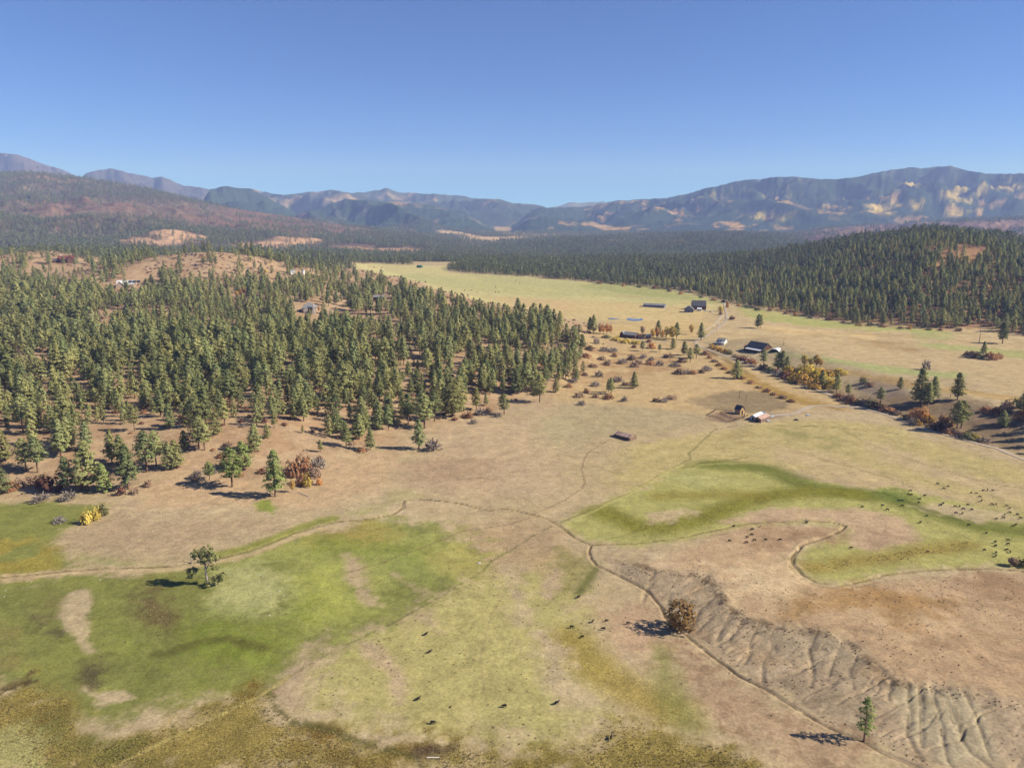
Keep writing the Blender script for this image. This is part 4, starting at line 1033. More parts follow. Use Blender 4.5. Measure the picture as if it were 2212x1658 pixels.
def put_bush(x, y, w, h, kind, label, group=None, name='shrub', cat='shrub'):
    z = float(hgt(x, y)); me = BUSH[kind][_bc[0] % 3]; _bc[0] += 1
    o = link(bpy.data.objects.new(name, me)); o.location = (x, y, z - 0.03); o.rotation_euler = (0, 0, random.uniform(0, 6.28))
    o.scale = (w / 2, w / 2 * random.uniform(0.85, 1.15), h)
    tag(o, label, cat, group)
    return o
def px_bush(u, v, wpx, hpx, kind, label, group=None, cat='shrub', name='shrub'):
    x, y = G(u, v); m = math.hypot(x, y) / FPX
    return put_bush(x, y, wpx * m, hpx * m * 1.02, kind, label, group, name, cat)

# leafy trees with a trunk and an oval crown
def leafy(seed, H=8.0, R=2.0, cb=0.2, n=110, nl=7, size=0.55):
    rng = np.random.default_rng(seed); gt, gc = Geo(), Geo()
    tube(gt, [(0, 0, -0.3), (0.05, 0, H * 0.2), (0.12, 0.05, H * 0.5), (0.1, 0, H * 0.85)], [0.17, 0.13, 0.09, 0.03], 6)
    for i in range(n):
        d = rng.normal(size=3); d /= np.linalg.norm(d); rr = rng.uniform(0.6, 1.05)
        cz = H * (cb + (1 - cb) * 0.5)
        c = np.array([d[0] * R * rr, d[1] * R * rr, cz + d[2] * H * (1 - cb) * 0.5 * rr])
        if i % 7 == 0: tube(gt, [(0.1, 0, c[2] * 0.6), c * np.array([0.5, 0.5, 0.85]), c], [0.05, 0.03, 0.012], 3)
        leaves(gc, c, 0.42, nl, size, rng, d, 0.8, 1.3)
    return gt, gc
LEAFY = {}
for i, k in enumerate(('yellow', 'gold', 'orange', 'brown')):
    LEAFY[k] = [(a.mesh('leafy_trunk', M_GREYBARK), c.mesh(k + '_crown', LEAFS[k])) for a, c in (leafy(1100 + i), leafy(1120 + i, R=1.6))]
_lc = [0]
def px_leafy(u, v, vt, kind, label, group=None, wide=1.0, cat='tree'):
    x, y = G(u, v); z = float(hgt(x, y)); h = max(px_top_height(x, y, z, vt), 2.0)
    t, c = LEAFY[kind][_lc[0] % 2]; _lc[0] += 1
    o = empty('autumn_tree', (x, y, z), random.uniform(0, 6.28)); o.scale = (h / 8 * wide, h / 8 * wide, h / 8)
    link(bpy.data.objects.new('trunk', t), o); link(bpy.data.objects.new('crown', c), o)
    tag(o, label, cat, group)

# the big sparse tree standing in the green meadow
def spreading_tree():
    rng = np.random.default_rng(77); gt, gc = Geo(), Geo()
    tube(gt, [(0, 0, -0.3), (-0.1, 0, 2.0), (-0.25, 0.1, 4.2), (-0.2, 0.2, 6.2), (-0.6, 0.3, 8.3)], [0.36, 0.28, 0.22, 0.15, 0.05], 8)
    tube(gt, [(-0.2, 0.1, 4.0), (0.6, 0.2, 5.6), (1.2, 0.1, 7.2)], [0.17, 0.11, 0.04], 6)
    lobes = [((-1.5, 0.2, 8.4), (1.5, 1.5, 1.2), 34), ((0.5, 0.4, 8.9), (1.9, 1.7, 1.2), 44), ((1.6, -0.2, 7.4), (1.4, 1.3, 1.0), 28), ((-0.2, -0.6, 7.2), (1.3, 1.1, 0.8), 22),
             ((-2.9, 0.0, 3.9), (1.5, 1.2, 0.8), 26), ((-3.4, 0.1, 2.4), (0.8, 0.7, 0.5), 9), ((2.3, 0.2, 1.9), (1.5, 1.3, 0.8), 26), ((3.3, 0, 2.8), (0.8, 0.8, 0.5), 10), ((0.4, -0.8, 1.0), (1.0, 0.9, 0.6), 12), ((1.7, 0.4, 4.8), (1.0, 0.9, 0.6), 11)]
    for (c, r, n) in lobes:
        c = np.array(c) * np.array([1.22, 1.1, 1.0]); r = np.array(r) * 1.22; n = int(n * 1.35); ax = np.array([-0.2, 0.1, max(c[2] * 0.72, 1.6)])
        tube(gt, [ax, (ax + c) / 2 + np.array([0, 0, 0.15]), c], [0.09, 0.06, 0.03], 4)
        for _ in range(n):
            d = rng.normal(size=3); d /= np.linalg.norm(d)
            leaves(gc, c + d * np.array(r) * rng.uniform(0.4, 1.05), 0.42, 9, 0.5, rng, d, 0.8, 1.4)
    x, y = G(449, 1264)
    o = empty('spreading_tree', (x, y, float(hgt(x, y))))
    link(bpy.data.objects.new('trunk', gt.mesh('spreading_trunk', M_GREYBARK)), o)
    link(bpy.data.objects.new('crown', gc.mesh('spreading_crown', M_COTTON)), o)
    h = px_top_height(x, y, o.location.z, 1184); o.scale = (h / 9.9,) * 3
    tag(o, 'open crowned pale green tree standing alone in the green meadow, forked trunk showing', 'tree')
spreading_tree()
# the thin pine beside the ditch at the lower right
def thin_pine():
    gt, gc = pine(321, H=15, cb=0.24, R=3.0, nb=46, cl=2, nl=8, size=0.85, sparse=0.12)
    x, y = G(1866, 1600)
    o = empty('pine_tree', (x, y, float(hgt(x, y)) - 0.1)); s = px_top_height(x, y, o.location.z, 1507) / 15.0; o.scale = (s, s, s)
    link(bpy.data.objects.new('trunk', gt.mesh('thin_trunk', M_BARK)), o)
    link(bpy.data.objects.new('crown', gc.mesh('thin_crown', M_NEEDLE_BR)), o)
    tag(o, 'thin sparse pine beside the ditch at the foot of the eroded bluff', 'tree')
thin_pine()
# round oak by the ditch
def round_oak():
    rng = np.random.default_rng(55); gt, gc = Geo(), Geo()
    tube(gt, [(0, 0, -0.3), (0.05, 0, 1.0), (0.1, 0.1, 2.4)], [0.22, 0.17, 0.1], 7)
    for i in range(7):
        a = i * 0.9; tube(gt, [(0.05, 0, 0.7), (math.cos(a) * 0.8, math.sin(a) * 0.8, 2.0), (math.cos(a) * 1.6, math.sin(a) * 1.6, 3.0)], [0.09, 0.06, 0.02], 4)
    for i in range(330):
        d = rng.normal(size=3); d /= np.linalg.norm(d); az_ = math.atan2(d[1], d[0])
        rr = rng.uniform(0.68, 1.06) * (1 + 0.13 * math.sin(3 * az_ + 4 * d[2]) + 0.08 * math.sin(7 * az_ - 5 * d[2]))
        if math.sin(5 * az_ + 7 * d[2]) > 0.72 and rng.random() < 0.75: continue
        c = np.array([d[0] * 2.35 * rr, d[1] * 2.35 * rr, 2.55 + d[2] * 2.3 * rr])
        leaves(gc, c, 0.26, 7, 0.34, rng, d, 0.9, 1.3)
    x, y = G(1468, 1360)
    o = empty('oak_tree', (x, y, float(hgt(x, y)))); h = px_top_height(x, y, o.location.z, 1297); o.scale = (h / 4.85,) * 3
    m = leaf_mat('oak_leaves', (0.36, 0.215, 0.08), (0.36, 0.215, 0.08), 0.3)
    link(bpy.data.objects.new('trunk', gt.mesh('oak_trunk', M_GREYBARK)), o)
    link(bpy.data.objects.new('crown', gc.mesh('oak_crown', m)), o)
    tag(o, 'round brown orange oak beside the ditch, its shadow to the left', 'tree')
round_oak()

# thicket right of the tall slope pine
for e in ((632,1028,36,36,'rust'),(655,1022,44,44,'rust'),(678,1030,34,30,'brown'),(650,1045,30,26,'rust')):
    px_bush(*e, 'rust brown bush in the thicket beside the tall slope pine', 'rust brown thicket')
px_bush(686,1012,34,26,'grey','bare grey bush at the upper right of the rust brown thicket')
px_bush(664,1050,26,30,'yellow','yellow olive bush at the foot of the rust brown thicket')
px_bush(690,1046,16,16,'orange','small orange bush at the right foot of the rust brown thicket')
px_leafy(632,1062,1036,'gold','small golden sapling left of the rust brown thicket', None, 0.9)
# forest foot, left
for e in ((112,1060,46,34,'deep'),(92,1050,30,24,'rust')): px_bush(*e, 'deep red brown bush in the thicket at the forest foot', 'deep red thicket at the forest foot')
for e in ((20,1060,30,20,'rust'),(48,1050,28,18,'brown'),(70,1045,24,18,'brown')): px_bush(*e, 'dull brown bush at the forest foot near the left picture edge', 'brown bushes at the left forest foot')
px_bush(178,1052,24,24,'orange','golden orange bush between the forest foot pines')
for e in ((187,1130,24,28,'yellow'),(207,1122,22,28,'yellow'),(224,1112,24,26,'olive')): px_bush(*e, 'yellow shrub at the corner of the green meadow below the forest', 'yellow shrubs below the forest')
for e in ((262,1068,22,18,'deep'),(290,1066,20,14,'brown'),(320,1050,18,14,'brown'),(150,1078,30,16,'grey'),(90,1082,34,14,'grey')): px_bush(*e, 'low dark bush in the shade of the lower forest edge', 'low bushes under the lower forest edge')
px_bush(130,1128,26,14,'grey','fallen tangle of grey branches in the green meadow')
for e in ((780,975,26,10,'rust'),(690,990,16,7,'brown'),(760,960,18,8,'brown')): px_bush(*e, 'low brown shrub on the bare slope under the forest', 'low shrubs on the bare slope')
px_bush(937,972,38,24,'grey','leafless grey shrub beside the lone spur pine')
px_bush(1012,903,22,16,'rust','small rust shrub on the spur above the dry field')
for e in ((1040,896,30,18,'grey'),(1022,915,18,10,'grey'),(1075,900,22,10,'grey'),(1055,890,18,12,'brown')): px_bush(*e, 'grey shrub in front of the right forest flank', 'grey shrubs by the right forest flank')
px_bush(1160,852,26,14,'olive','olive shrub beneath the forest corner pine')
# shrubs on the dry slope between forest and road
SLOPE = [(245,640),(190,690),(375,705),(165,750),(340,815),(460,800),(600,805),(700,780),(690,810),(850,750),(895,825),(930,888),(990,888),(1050,888),(1120,880),(265,912),(150,900),(240,990),(165,1045),(240,1085),(430,955),(500,985),(480,1115),(350,1095),(745,1120),(800,1120),(870,1095),(120,1145),(80,905),(215,830),(130,660),(290,770),(310,700),(400,745),(540,770),(640,760),(560,830),(60,960),(20,1000),(100,1080),(1160,860),(960,790),(770,820)]
for k, (cx, cy) in enumerate(SLOPE):
    kind = ('grey', 'brown', 'grey', 'rust', 'brown')[k % 5]
    px_bush(1224 + 0.2605 * cx, 576 + 0.2605 * cy, random.uniform(16, 30), random.uniform(8, 13), kind, 'low %s shrub on the dry shrubby slope between forest and road' % {'grey': 'bare grey', 'brown': 'brown', 'rust': 'rust coloured'}[kind], '%s shrubs on the dry slope' % kind)
px_bush(1408,752,22,13,'orange','orange bush beside the stubby pine below the farm')
px_bush(1402,739,14,8,'deep','dark red bush in front of the farm yard')
px_bush(1369,751,12,7,'deep','small dark red bush left of the cone shaped pine')
# autumn trees at the farm
px_leafy(1388,724,703,'brown','dark brown leafless tree behind the farmhouse', None, 1.25)
for e in ((1410,732,709,'gold'),(1419,731,706,'orange'),(1430,732,712,'orange')): px_leafy(*e, 'orange tinted tree in the row beside the farm buildings', 'orange farm trees')
for e in ((1439,731,703,'yellow'),(1452,735,702,'yellow'),(1447,728,706,'yellow')): px_leafy(*e, 'bright yellow tree at the right end of the farm tree row', 'yellow farm trees')
px_leafy(1493,722,700,'gold','slim golden tree left of the road bend pine')
for u in (1296,1303,1311,1318): px_leafy(u, 722, 696 + (u % 5), 'orange', 'half bare orange tree behind the tip of the forest', 'orange trees behind the forest tip')
for e in ((1330,735,26,9,'yellow'),(1352,740,28,9,'yellow'),(1372,742,24,8,'yellow'),(1310,730,20,8,'olive')): px_bush(*e, 'yellow green willow in the strip below the farmhouse', 'willows below the farmhouse')
for u, v in ((1537,752),(1547,755),(1557,759),(1567,762),(1576,765)): px_bush(u, v, 16, 10, 'gold' if u % 2 else 'olive', 'golden willow in the hedge along the gravel road', 'willow hedge along the road')
px_bush(1588,772,14,8,'brown','brown bush at the end of the roadside willow hedge')
px_bush(1556,672,12,12,'yellow','yellow green bush beside the far farm driveway')
px_bush(1556,680,9,9,'deep','dark bush beside the far gravel road')
px_bush(1581,690,15,8,'deep','dark red bush right of the far gravel road')
px_bush(1571,664,7,14,'orange','orange bush on the verge of the far gravel road')
# willow thicket beside the road on the right
for k, (u, v, w, h) in enumerate([(1708,814,36,22),(1728,812,38,24),(1750,818,42,26),(1735,828,38,22),(1765,822,38,26),(1782,830,34,22),(1760,838,36,20),(1798,838,30,20),(1718,826,32,20),(1790,812,34,14),(1815,808,34,12),(1745,806,36,20),(1772,812,34,18),(1700,806,28,16)]):
    px_bush(u, v, w, h, 'yellow' if k % 3 else 'gold', 'yellow willow in the thicket above the gravel road', 'yellow willow thicket')
for e in ((1737,792,764,'yellow'),(1750,792,772,'yellow'),(1763,792,765,'gold'),(1772,792,774,'gold')): px_leafy(*e, 'golden tree standing behind the yellow willow thicket', 'golden trees behind the thicket', 1.3)
for e in ((1690,812,20,10,'deep'),(1705,818,22,10,'rust'),(1672,803,18,9,'rust'),(1840,872,22,14,'rust'),(1860,874,24,14,'brown'),(1880,876,24,16,'olive'),(1820,866,22,12,'brown')): px_bush(*e, 'rusty brown bush in the roadside bank', 'rusty bushes in the roadside bank')
px_bush(1864,828,20,14,'olive','olive brown bush casting a shadow on the terrace'); px_bush(1880,834,22,10,'brown','low brown bush beside the olive brown terrace bush')
for e in ((1976,905,26,24,'orange'),(1992,908,28,26,'orange'),(2008,912,22,16,'gold'),(1982,918,20,12,'gold')): px_bush(*e, 'orange bush left of the close pair of pines below the terrace', 'orange bushes below the terrace')
for e in ((2036,916,20,20,'rust'),(2048,920,22,20,'rust'),(2060,935,22,10,'brown')): px_bush(*e, 'rust red bush beside the close pair of pines below the terrace', 'rust bushes beside the pine pair')
for e in ((2095,945,26,14,'olive'),(2110,950,20,10,'yellow')): px_bush(*e, 'yellow brown bush by the road under the shadowed bank', 'yellow brown roadside bushes')
for e in ((2130,890,22,12,'rust'),(2150,892,22,12,'rust'),(2175,884,26,18,'brown'),(2195,880,26,18,'olive'),(2205,905,26,16,'rust')): px_bush(*e, 'brown bush on the terrace slope near the right picture edge', 'brown bushes on the right terrace slope')
for e in ((2098,772,28,14,'brown'),(2115,774,28,14,'olive'),(2138,776,28,14,'rust'),(2155,774,20,10,'rust'),(2090,768,16,10,'brown')): px_bush(*e, 'brown bush in the island clump around the umbrella crowned pine', 'island clump in the pasture')
px_bush(2000,798,18,16,'grey','leafless bush alone on the green strip of pasture')
px_leafy(2186,1222,1203,'brown','wide rust brown tree beside the ditch near the right picture edge', None, 2.3); px_bush(2206,1222,30,16,'olive','dark shrub touching the wide rust brown tree')
# edge of the right wood
for k in range(26):
    u = 1290 + k * 31 + random.uniform(-8, 8); v = float(np.interp(u, [1290,1400,1500,1570,1640,1750,1850,1950,2050,2130], [611,622,638,654,669,686,701,709,713,711])) + random.uniform(-1, 2)
    kind = ('rust', 'brown', 'orange', 'olive')[k % 4]
    px_bush(u, v, random.uniform(9, 16), random.uniform(4, 7), kind, '%s bush along the foot of the wooded hill' % {'rust': 'rust red', 'brown': 'brown', 'orange': 'orange', 'olive': 'olive'}[kind], '%s bushes at the foot of the wooded hill' % kind)
# autumn colour among the pines
for u, v, vt, kk in ((520,640,622,'orange'),(528,636,620,'gold'),(512,642,628,'gold'),(575,592,580,'yellow'),(1070,690,672,'orange'),(1205,722,705,'gold'),(660,672,656,'orange'),(688,672,660,'orange'),(280,890,872,'gold')):
    px_leafy(u, v, vt, kk, 'orange or gold tree glowing among the dark pines of the forest', 'autumn trees inside the forest', 1.2)
# brushy undergrowth, gambel oak on the slopes: far too many to count
xb, yb = jitter_grid(-700, 500, 230, 1300, 7.5)
inl = inside(xb, yb, PLATEAU); db = np.where(inl, np.clip(0.10 + 0.8 * fbm(xb, yb, 60, 3, 501), 0, 0.5), 0.0)
hl = GL([(300,580),(360,555),(430,548),(520,553),(600,575),(560,592),(430,598),(330,595)])
db = np.where(inside(xb, yb, hl), 0.8, db)
kb = RNG.random(len(xb)) < db; xb, yb = xb[kb], yb[kb]
scatter('oak_brush', BUSH['rust'] + BUSH['brown'] + BUSH['grey'] + BUSH['deep'], xb, yb, RNG.uniform(0.8, 2.0, len(xb)), 1.0, 'low rust and brown oak brush scattered under and between the pines', 0.05)
# small dark tufts and dung specks on the pastures, dead grass clumps on the bench
def tuft(seed, n=9, h=0.32, w=0.05, spread=0.16):
    rng = np.random.default_rng(seed); g = Geo()
    for _ in range(n):
        a = rng.uniform(0, 6.28); b = np.array([math.cos(a), math.sin(a), 0]) * spread * rng.uniform(0, 1); o = np.array([math.cos(a), math.sin(a), 0]) * h * rng.uniform(0.2, 0.7)
        s = np.array([-math.sin(a), math.cos(a), 0]) * w; t = b + o + np.array([0, 0, h * rng.uniform(0.6, 1.1)])
        g.add([b - s, b + s, t + s * 0.5, t - s * 0.5], [(0, 1, 2, 3)], rng.uniform(0.7, 1.2))
    return g
T_GOLD = leaf_mat('marsh_grass', (0.42, 0.33, 0.13), (0.28, 0.20, 0.08), 0.3)
T_GREEN = leaf_mat('meadow_grass', (0.20, 0.20, 0.07), (0.26, 0.22, 0.09), 0.2)
T_DRY = leaf_mat('dry_weeds', (0.20, 0.15, 0.095), (0.13, 0.095, 0.06), 0.1)
TG = [tuft(1300 + k, 12, 0.5, 0.07, 0.3).mesh('marsh_tuft', T_GOLD) for k in range(4)] + [tuft(1320, 12, 0.45, 0.07, 0.3).mesh('green_tuft', T_GREEN)]
TD = [tuft(1340 + k, 10, 0.20, 0.08, 0.20).mesh('weed_tuft', T_DRY) for k in range(3)]
def resample_xy(line, step):
    out = []
    for (ax, ay), (bx, by) in zip(line[:-1], line[1:]):
        n = max(int(math.hypot(bx - ax, by - ay) / step), 1)
        out += [(ax + (bx - ax) * k / n, ay + (by - ay) * k / n) for k in range(n)]
    return np.array(out)
def rand_in(poly, sp, keepf):
    xs = [p[0] for p in poly]; ys_ = [p[1] for p in poly]
    x, y = jitter_grid(min(xs), max(xs), max(min(ys_), 60), max(ys_), sp)
    m = inside(x, y, poly) & (np.abs(x / y) < 0.86); x, y = x[m], y[m]
    k = RNG.random(len(x)) < keepf(x, y)
    return x[k], y[k]
mx_, my_ = [], []
for poly, sp in ((GL(MARSH), 0.55), (GL(MARSH2), 0.55), (GL([(1285,1100),(1330,1112),(1380,1130),(1500,1115),(1560,1095),(1640,1072),(1760,1056),(1840,1064),(1700,1075),(1560,1110),(1430,1150),(1360,1145)]), 0.9), (GL([(1735,1232),(1782,1214),(1927,1196),(2092,1168),(2100,1182),(1930,1212),(1782,1230)]), 0.8), (GL([(300,1269),(333,1268),(367,1296),(377,1336),(388,1380),(367,1400),(347,1386),(320,1353),(298,1329)]), 0.8)):
    a, b_ = rand_in(poly, sp, lambda x, y: np.clip(0.3 + 0.9 * fbm(x, y, 9, 3, 521), 0.0, 0.8)); mx_.append(a); my_.append(b_)
mx_ = np.concatenate(mx_); my_ = np.concatenate(my_)
scatter('marsh_grass', TG, mx_, my_, RNG.uniform(0.25, 0.62, len(mx_)), 1.0, 'tall golden marsh grass in the wet low ground', 0.03)
allp = GL([(0,1640),(0,1080),(500,1080),(900,990),(1200,890),(1600,930),(2200,1010),(2212,1658)])
dx_, dy_ = rand_in(allp, 2.1, lambda x, y: np.clip(0.04 + 0.4 * fbm(x, y, 28, 3, 531), 0.01, 0.3))
bx_, by_ = rand_in(BENCH + W_D2[::-1], 1.15, lambda x, y: np.clip(0.05 + 0.7 * fbm(x, y, 11, 3, 533), 0.0, 0.6))
near_p = GL([(640,1560),(720,1405),(1040,1228),(1240,1230),(1330,1440),(1400,1650),(900,1600)])
nx_, ny_ = rand_in(near_p, 1.5, lambda x, y: np.clip(0.16 + 0.5 * fbm(x, y, 16, 3, 535), 0.02, 0.5))
lip = resample_xy(W_BT, 0.25); lx_ = lip[:, 0] + RNG.normal(0, 0.9, len(lip)); ly_ = lip[:, 1] + RNG.normal(0, 0.9, len(lip))
fx_, fy_ = rand_in(GL(BLUFF), 0.8, lambda x, y: np.clip(0.10 + 0.7 * fbm(x, y, 6, 3, 537), 0.0, 0.6))
dx_ = np.concatenate([dx_, bx_, nx_, lx_, fx_]); dy_ = np.concatenate([dy_, by_, ny_, ly_, fy_])
scatter('dry_weeds', TD, dx_, dy_, RNG.uniform(0.3, 0.85, len(dx_)), 1.0, 'sparse dark weeds and dry clumps dotting the pasture', 0.02)
print('bushes', _bc[0], 'marsh', len(mx_), 'weeds', len(dx_), 'brush', len(xb))

# pines standing just past the right picture edge; their shadows fall across the road bank
for k, (u, v, h) in enumerate([(2228,905,13),(2250,890,14),(2262,925,12),(2285,905,15),(2300,935,13),(2240,945,11),(2320,915,14),(2275,955,12),(2345,945,14),(2310,970,12)]):
    x, y = G(u, v); place_pine(x, y, h * 0.9, k % 7, 'pine just past the right picture edge, shading the road bank', 'pines past the right edge')

for k, (u, v) in enumerate([(1602,780),(1622,788),(1648,800),(1664,806),(1680,816),(1697,822),(1812,862),(1835,868),(1852,876),(1872,880),(1893,884),(1915,892),(1935,898),(1955,908),(1972,920),(2025,930),(2044,938),(2072,946),(2090,952),(2125,958)]):
    kind = ('deep', 'rust', 'brown', 'olive', 'grey')[k % 5]
    px_bush(u, v - 3, random.uniform(20, 32), random.uniform(9, 15), kind, 'dark tangled bush in the unbroken hedge along the upper side of the gravel road', 'roadside hedge bushes')
for k, (u, v) in enumerate([(1522,766),(1533,774),(1543,781),(1553,790),(1564,798),(1576,806),(1600,817),(1622,828),(1640,838),(1656,846),(1672,853),(1690,860),(1708,868)]):
    px_bush(u, v, random.uniform(14, 22), random.uniform(5, 9), ('deep', 'rust', 'brown')[k % 3], 'low rusty bush lining the dry gully left of the gravel road', 'gully bushes')

# ------------------------------------------------------------------ road, drive and ponds
M_GRAVEL = simple_mat('gravel', (0.36, 0.285, 0.21), 1.0, 0.18, 0.8)
M_WATER, wnt, wb = new_mat('pond_water')
wb.inputs['Base Color'].default_value = (0.02, 0.05, 0.10, 1); wb.inputs['Roughness'].default_value = 0.08; wb.inputs['Specular IOR Level'].default_value = 0.6
wtc = N(wnt, 'ShaderNodeNewGeometry'); wf, wfac = noise_range(wnt, 2.0, 3, 0, 1, wtc.outputs['Position']); wbp = N(wnt, 'ShaderNodeBump'); wbp.inputs['Strength'].default_value = 0.06
wnt.links.new(wfac, wbp.inputs['Height']); wnt.links.new(wbp.outputs[0], wb.inputs['Normal'])
def resample(line, step):
    P_ = [np.array(p, float) for p in line]; out = []
    for i in range(len(P_) - 1):
        p0 = P_[max(i - 1, 0)]; p1 = P_[i]; p2 = P_[i + 1]; p3 = P_[min(i + 2, len(P_) - 1)]
        n = max(int(np.linalg.norm(p2 - p1) / step), 1)
        for k in range(n):
            t = k / n
            out.append(0.5 * ((2 * p1) + (p2 - p0) * t + (2 * p0 - 5 * p1 + 4 * p2 - p3) * t * t + (3 * p1 - p0 - 3 * p2 + p3) * t ** 3))
    out.append(P_[-1]); return np.array(out)
def ribbon(name, line, w, mat, label, lift=0.06):
    c = resample(line, 3.0); d = np.gradient(c, axis=0); d /= np.linalg.norm(d, axis=1)[:, None] + 1e-9; nrm = np.stack([-d[:, 1], d[:, 0]], 1)
    ww = w * (1 + 0.12 * np.sin(np.arange(len(c)) * 1.7)); offs = np.array([-0.5, -0.25, 0, 0.25, 0.5])
    P_ = c[:, None, :] + nrm[:, None, :] * ww[:, None, None] * offs[None, :, None]
    z = hgt(P_[..., 0].ravel(), P_[..., 1].ravel()) + lift + 0.00025 * P_[..., 1].ravel() + np.tile([0, 0.03, 0.05, 0.03, 0], len(c))
    me = grid_mesh(name, np.concatenate([P_.reshape(-1, 2), z[:, None]], 1), len(c), 5); me.materials.append(mat)
    o = link(bpy.data.objects.new(name, me)); o['kind'] = 'structure'; o['label'] = label
ribbon('gravel_road', GL(ROAD), 2.3, M_GRAVEL, 'pale gravel road running down the valley past the farms')
ribbon('driveway', GL([(1671,898),(1700,896),(1718,893),(1734,885),(1755,877),(1781,876),(1825,878),(1856,881)]), 2.2, M_GRAVEL, 'pale gravel drive curving to the barns')
def pond(pts, label):
    w = GL(pts); w = resample(w + [w[0]], 1.5)[:-1]
    z = float(np.mean(hgt(w[:, 0], w[:, 1]))) + 0.12
    me = mesh_np('pond', [(a, b_, z) for a, b_ in w], [tuple(range(len(w)))], [M_WATER])
    o = link(bpy.data.objects.new('pond', me)); o['kind'] = 'structure'; o['label'] = label
pond([(1353,688),(1360,686.2),(1372,686),(1384,687.2),(1389,690),(1384,692.5),(1370,693.2),(1358,691.5)], 'small blue stock pond in the dry pasture')
pond([(1313,687.5),(1322,686.6),(1333,687.2),(1339,688.4),(1328,689.6),(1316,689)], 'narrow blue pond beside the stock pond')

# ------------------------------------------------------------------ building kit
def smat(n, r, g, b_, **kw): return simple_mat(n, tuple(S(r, g, b_) * 0.95), **kw)
M_OLDWOOD = smat('weathered_boards', 150, 122, 100, var=0.35, scale=3); M_TANWOOD = smat('tan_boards', 206, 168, 112, var=0.25, scale=3)
M_DARKROOF = smat('dark_metal_roof', 96, 92, 92, rough=0.5, var=0.12); M_GREYROOF = smat('grey_roof', 150, 146, 142, rough=0.6, var=0.12); M_WHITEROOF = smat('white_metal_roof', 236, 232, 226, rough=0.45, var=0.08)
M_RUST = smat('rusty_metal_roof', 196, 158, 138, var=0.35, scale=0.9); M_WHITEWALL = smat('white_siding', 232, 226, 216, var=0.08); M_BROWNWALL = smat('brown_siding', 112, 80, 62, var=0.2); M_TANWALL = smat('tan_stucco', 206, 180, 150, var=0.12)
M_GREYWALL = smat('grey_siding', 140, 138, 140, var=0.15); M_GREENROOF = smat('green_metal_roof', 60, 110, 92, rough=0.5); M_STONE = smat('pale_stone', 226, 212, 192, var=0.15); M_REDWALL = smat('red_brown_siding', 120, 66, 56, var=0.2)
M_POST = smat('grey_posts', 96, 76, 62, var=0.3, scale=4); M_TRIM = smat('dark_trim', 52, 46, 42); M_DOOR = smat('dark_door', 60, 50, 44)
M_GLASS, _, gb = new_mat('window_glass'); gb.inputs['Base Color'].default_value = (0.03, 0.035, 0.045, 1); gb.inputs['Roughness'].default_value = 0.1; gb.inputs['Specular IOR Level'].default_value = 0.5
def box_geo(x0, x1, y0, y1, z0, z1):
    v = [(x0,y0,z0),(x1,y0,z0),(x1,y1,z0),(x0,y1,z0),(x0,y0,z1),(x1,y0,z1),(x1,y1,z1),(x0,y1,z1)]
    f = [(0,3,2,1),(4,5,6,7),(0,1,5,4),(1,2,6,5),(2,3,7,6),(3,0,4,7)]
    return v, f
def part(name, vf, mat, parent):
    o = bpy.data.objects.new(name, mesh_np(name, vf[0], vf[1], [mat])); link(o, parent); return o
def slab(a, b_, c, d, t):                       # four corners, thickness along the normal
    a, b_, c, d = map(Vector, (a, b_, c, d)); n = (b_ - a).cross(d - a).normalized() * t
    v = [a, b_, c, d, a + n, b_ + n, c + n, d + n]
    return [tuple(q) for q in v], [(0,3,2,1),(4,5,6,7),(0,1,5,4),(1,2,6,5),(2,3,7,6),(3,0,4,7)]
def site(A, B):
    a = G3(*A); b_ = G3(*B); d = (b_ - a); L = math.hypot(d.x, d.y); rz = math.atan2(d.y, d.x)
    return a, L, rz
def shell(root, L, W, wh, rh, wall, roof, ov=0.25, axis='x', roof2=None, x0=0.0, y0=0.0, z0=-0.8):
    x1, y1 = x0 + L, y0 + W
    if axis == 'x':
        ym = (y0 + y1) / 2
        v = [(x0,y0,z0),(x1,y0,z0),(x1,y1,z0),(x0,y1,z0),(x0,y0,wh),(x1,y0,wh),(x1,y1,wh),(x0,y1,wh),(x0,ym,wh+rh),(x1,ym,wh+rh)]
        f = [(0,1,5,4),(2,3,7,6),(1,2,6,9,5),(3,0,4,8,7)]
        s = rh / (W / 2); e = ov * s
        r1 = slab((x0-ov,y0-ov,wh-e+0.02),(x1+ov,y0-ov,wh-e+0.02),(x1+ov,ym,wh+rh+0.02),(x0-ov,ym,wh+rh+0.02), 0.12)
        r2 = slab((x1+ov,y1+ov,wh-e+0.02),(x0-ov,y1+ov,wh-e+0.02),(x0-ov,ym+0.004,wh+rh+0.02),(x1+ov,ym+0.004,wh+rh+0.02), 0.12)
    else:
        xm = (x0 + x1) / 2
        v = [(x0,y0,z0),(x1,y0,z0),(x1,y1,z0),(x0,y1,z0),(x0,y0,wh),(x1,y0,wh),(x1,y1,wh),(x0,y1,wh),(xm,y0,wh+rh),(xm,y1,wh+rh)]
        f = [(0,1,5,8,4),(2,3,7,9,6),(1,2,6,5),(3,0,4,7)]
        s = rh / (L / 2); e = ov * s
        r1 = slab((x0-ov,y1+ov,wh-e+0.02),(x0-ov,y0-ov,wh-e+0.02),(xm,y0-ov,wh+rh+0.02),(xm,y1+ov,wh+rh+0.02), 0.12)
        r2 = slab((x1+ov,y0-ov,wh-e+0.02),(x1+ov,y1+ov,wh-e+0.02),(xm+0.004,y1+ov,wh+rh+0.02),(xm+0.004,y0-ov,wh+rh+0.02), 0.12)
    w = part('wall', (v, f), wall, root)
    a = part('roof', r1, roof, root); part('roof', r2, roof2 or roof, root)
    return w, a
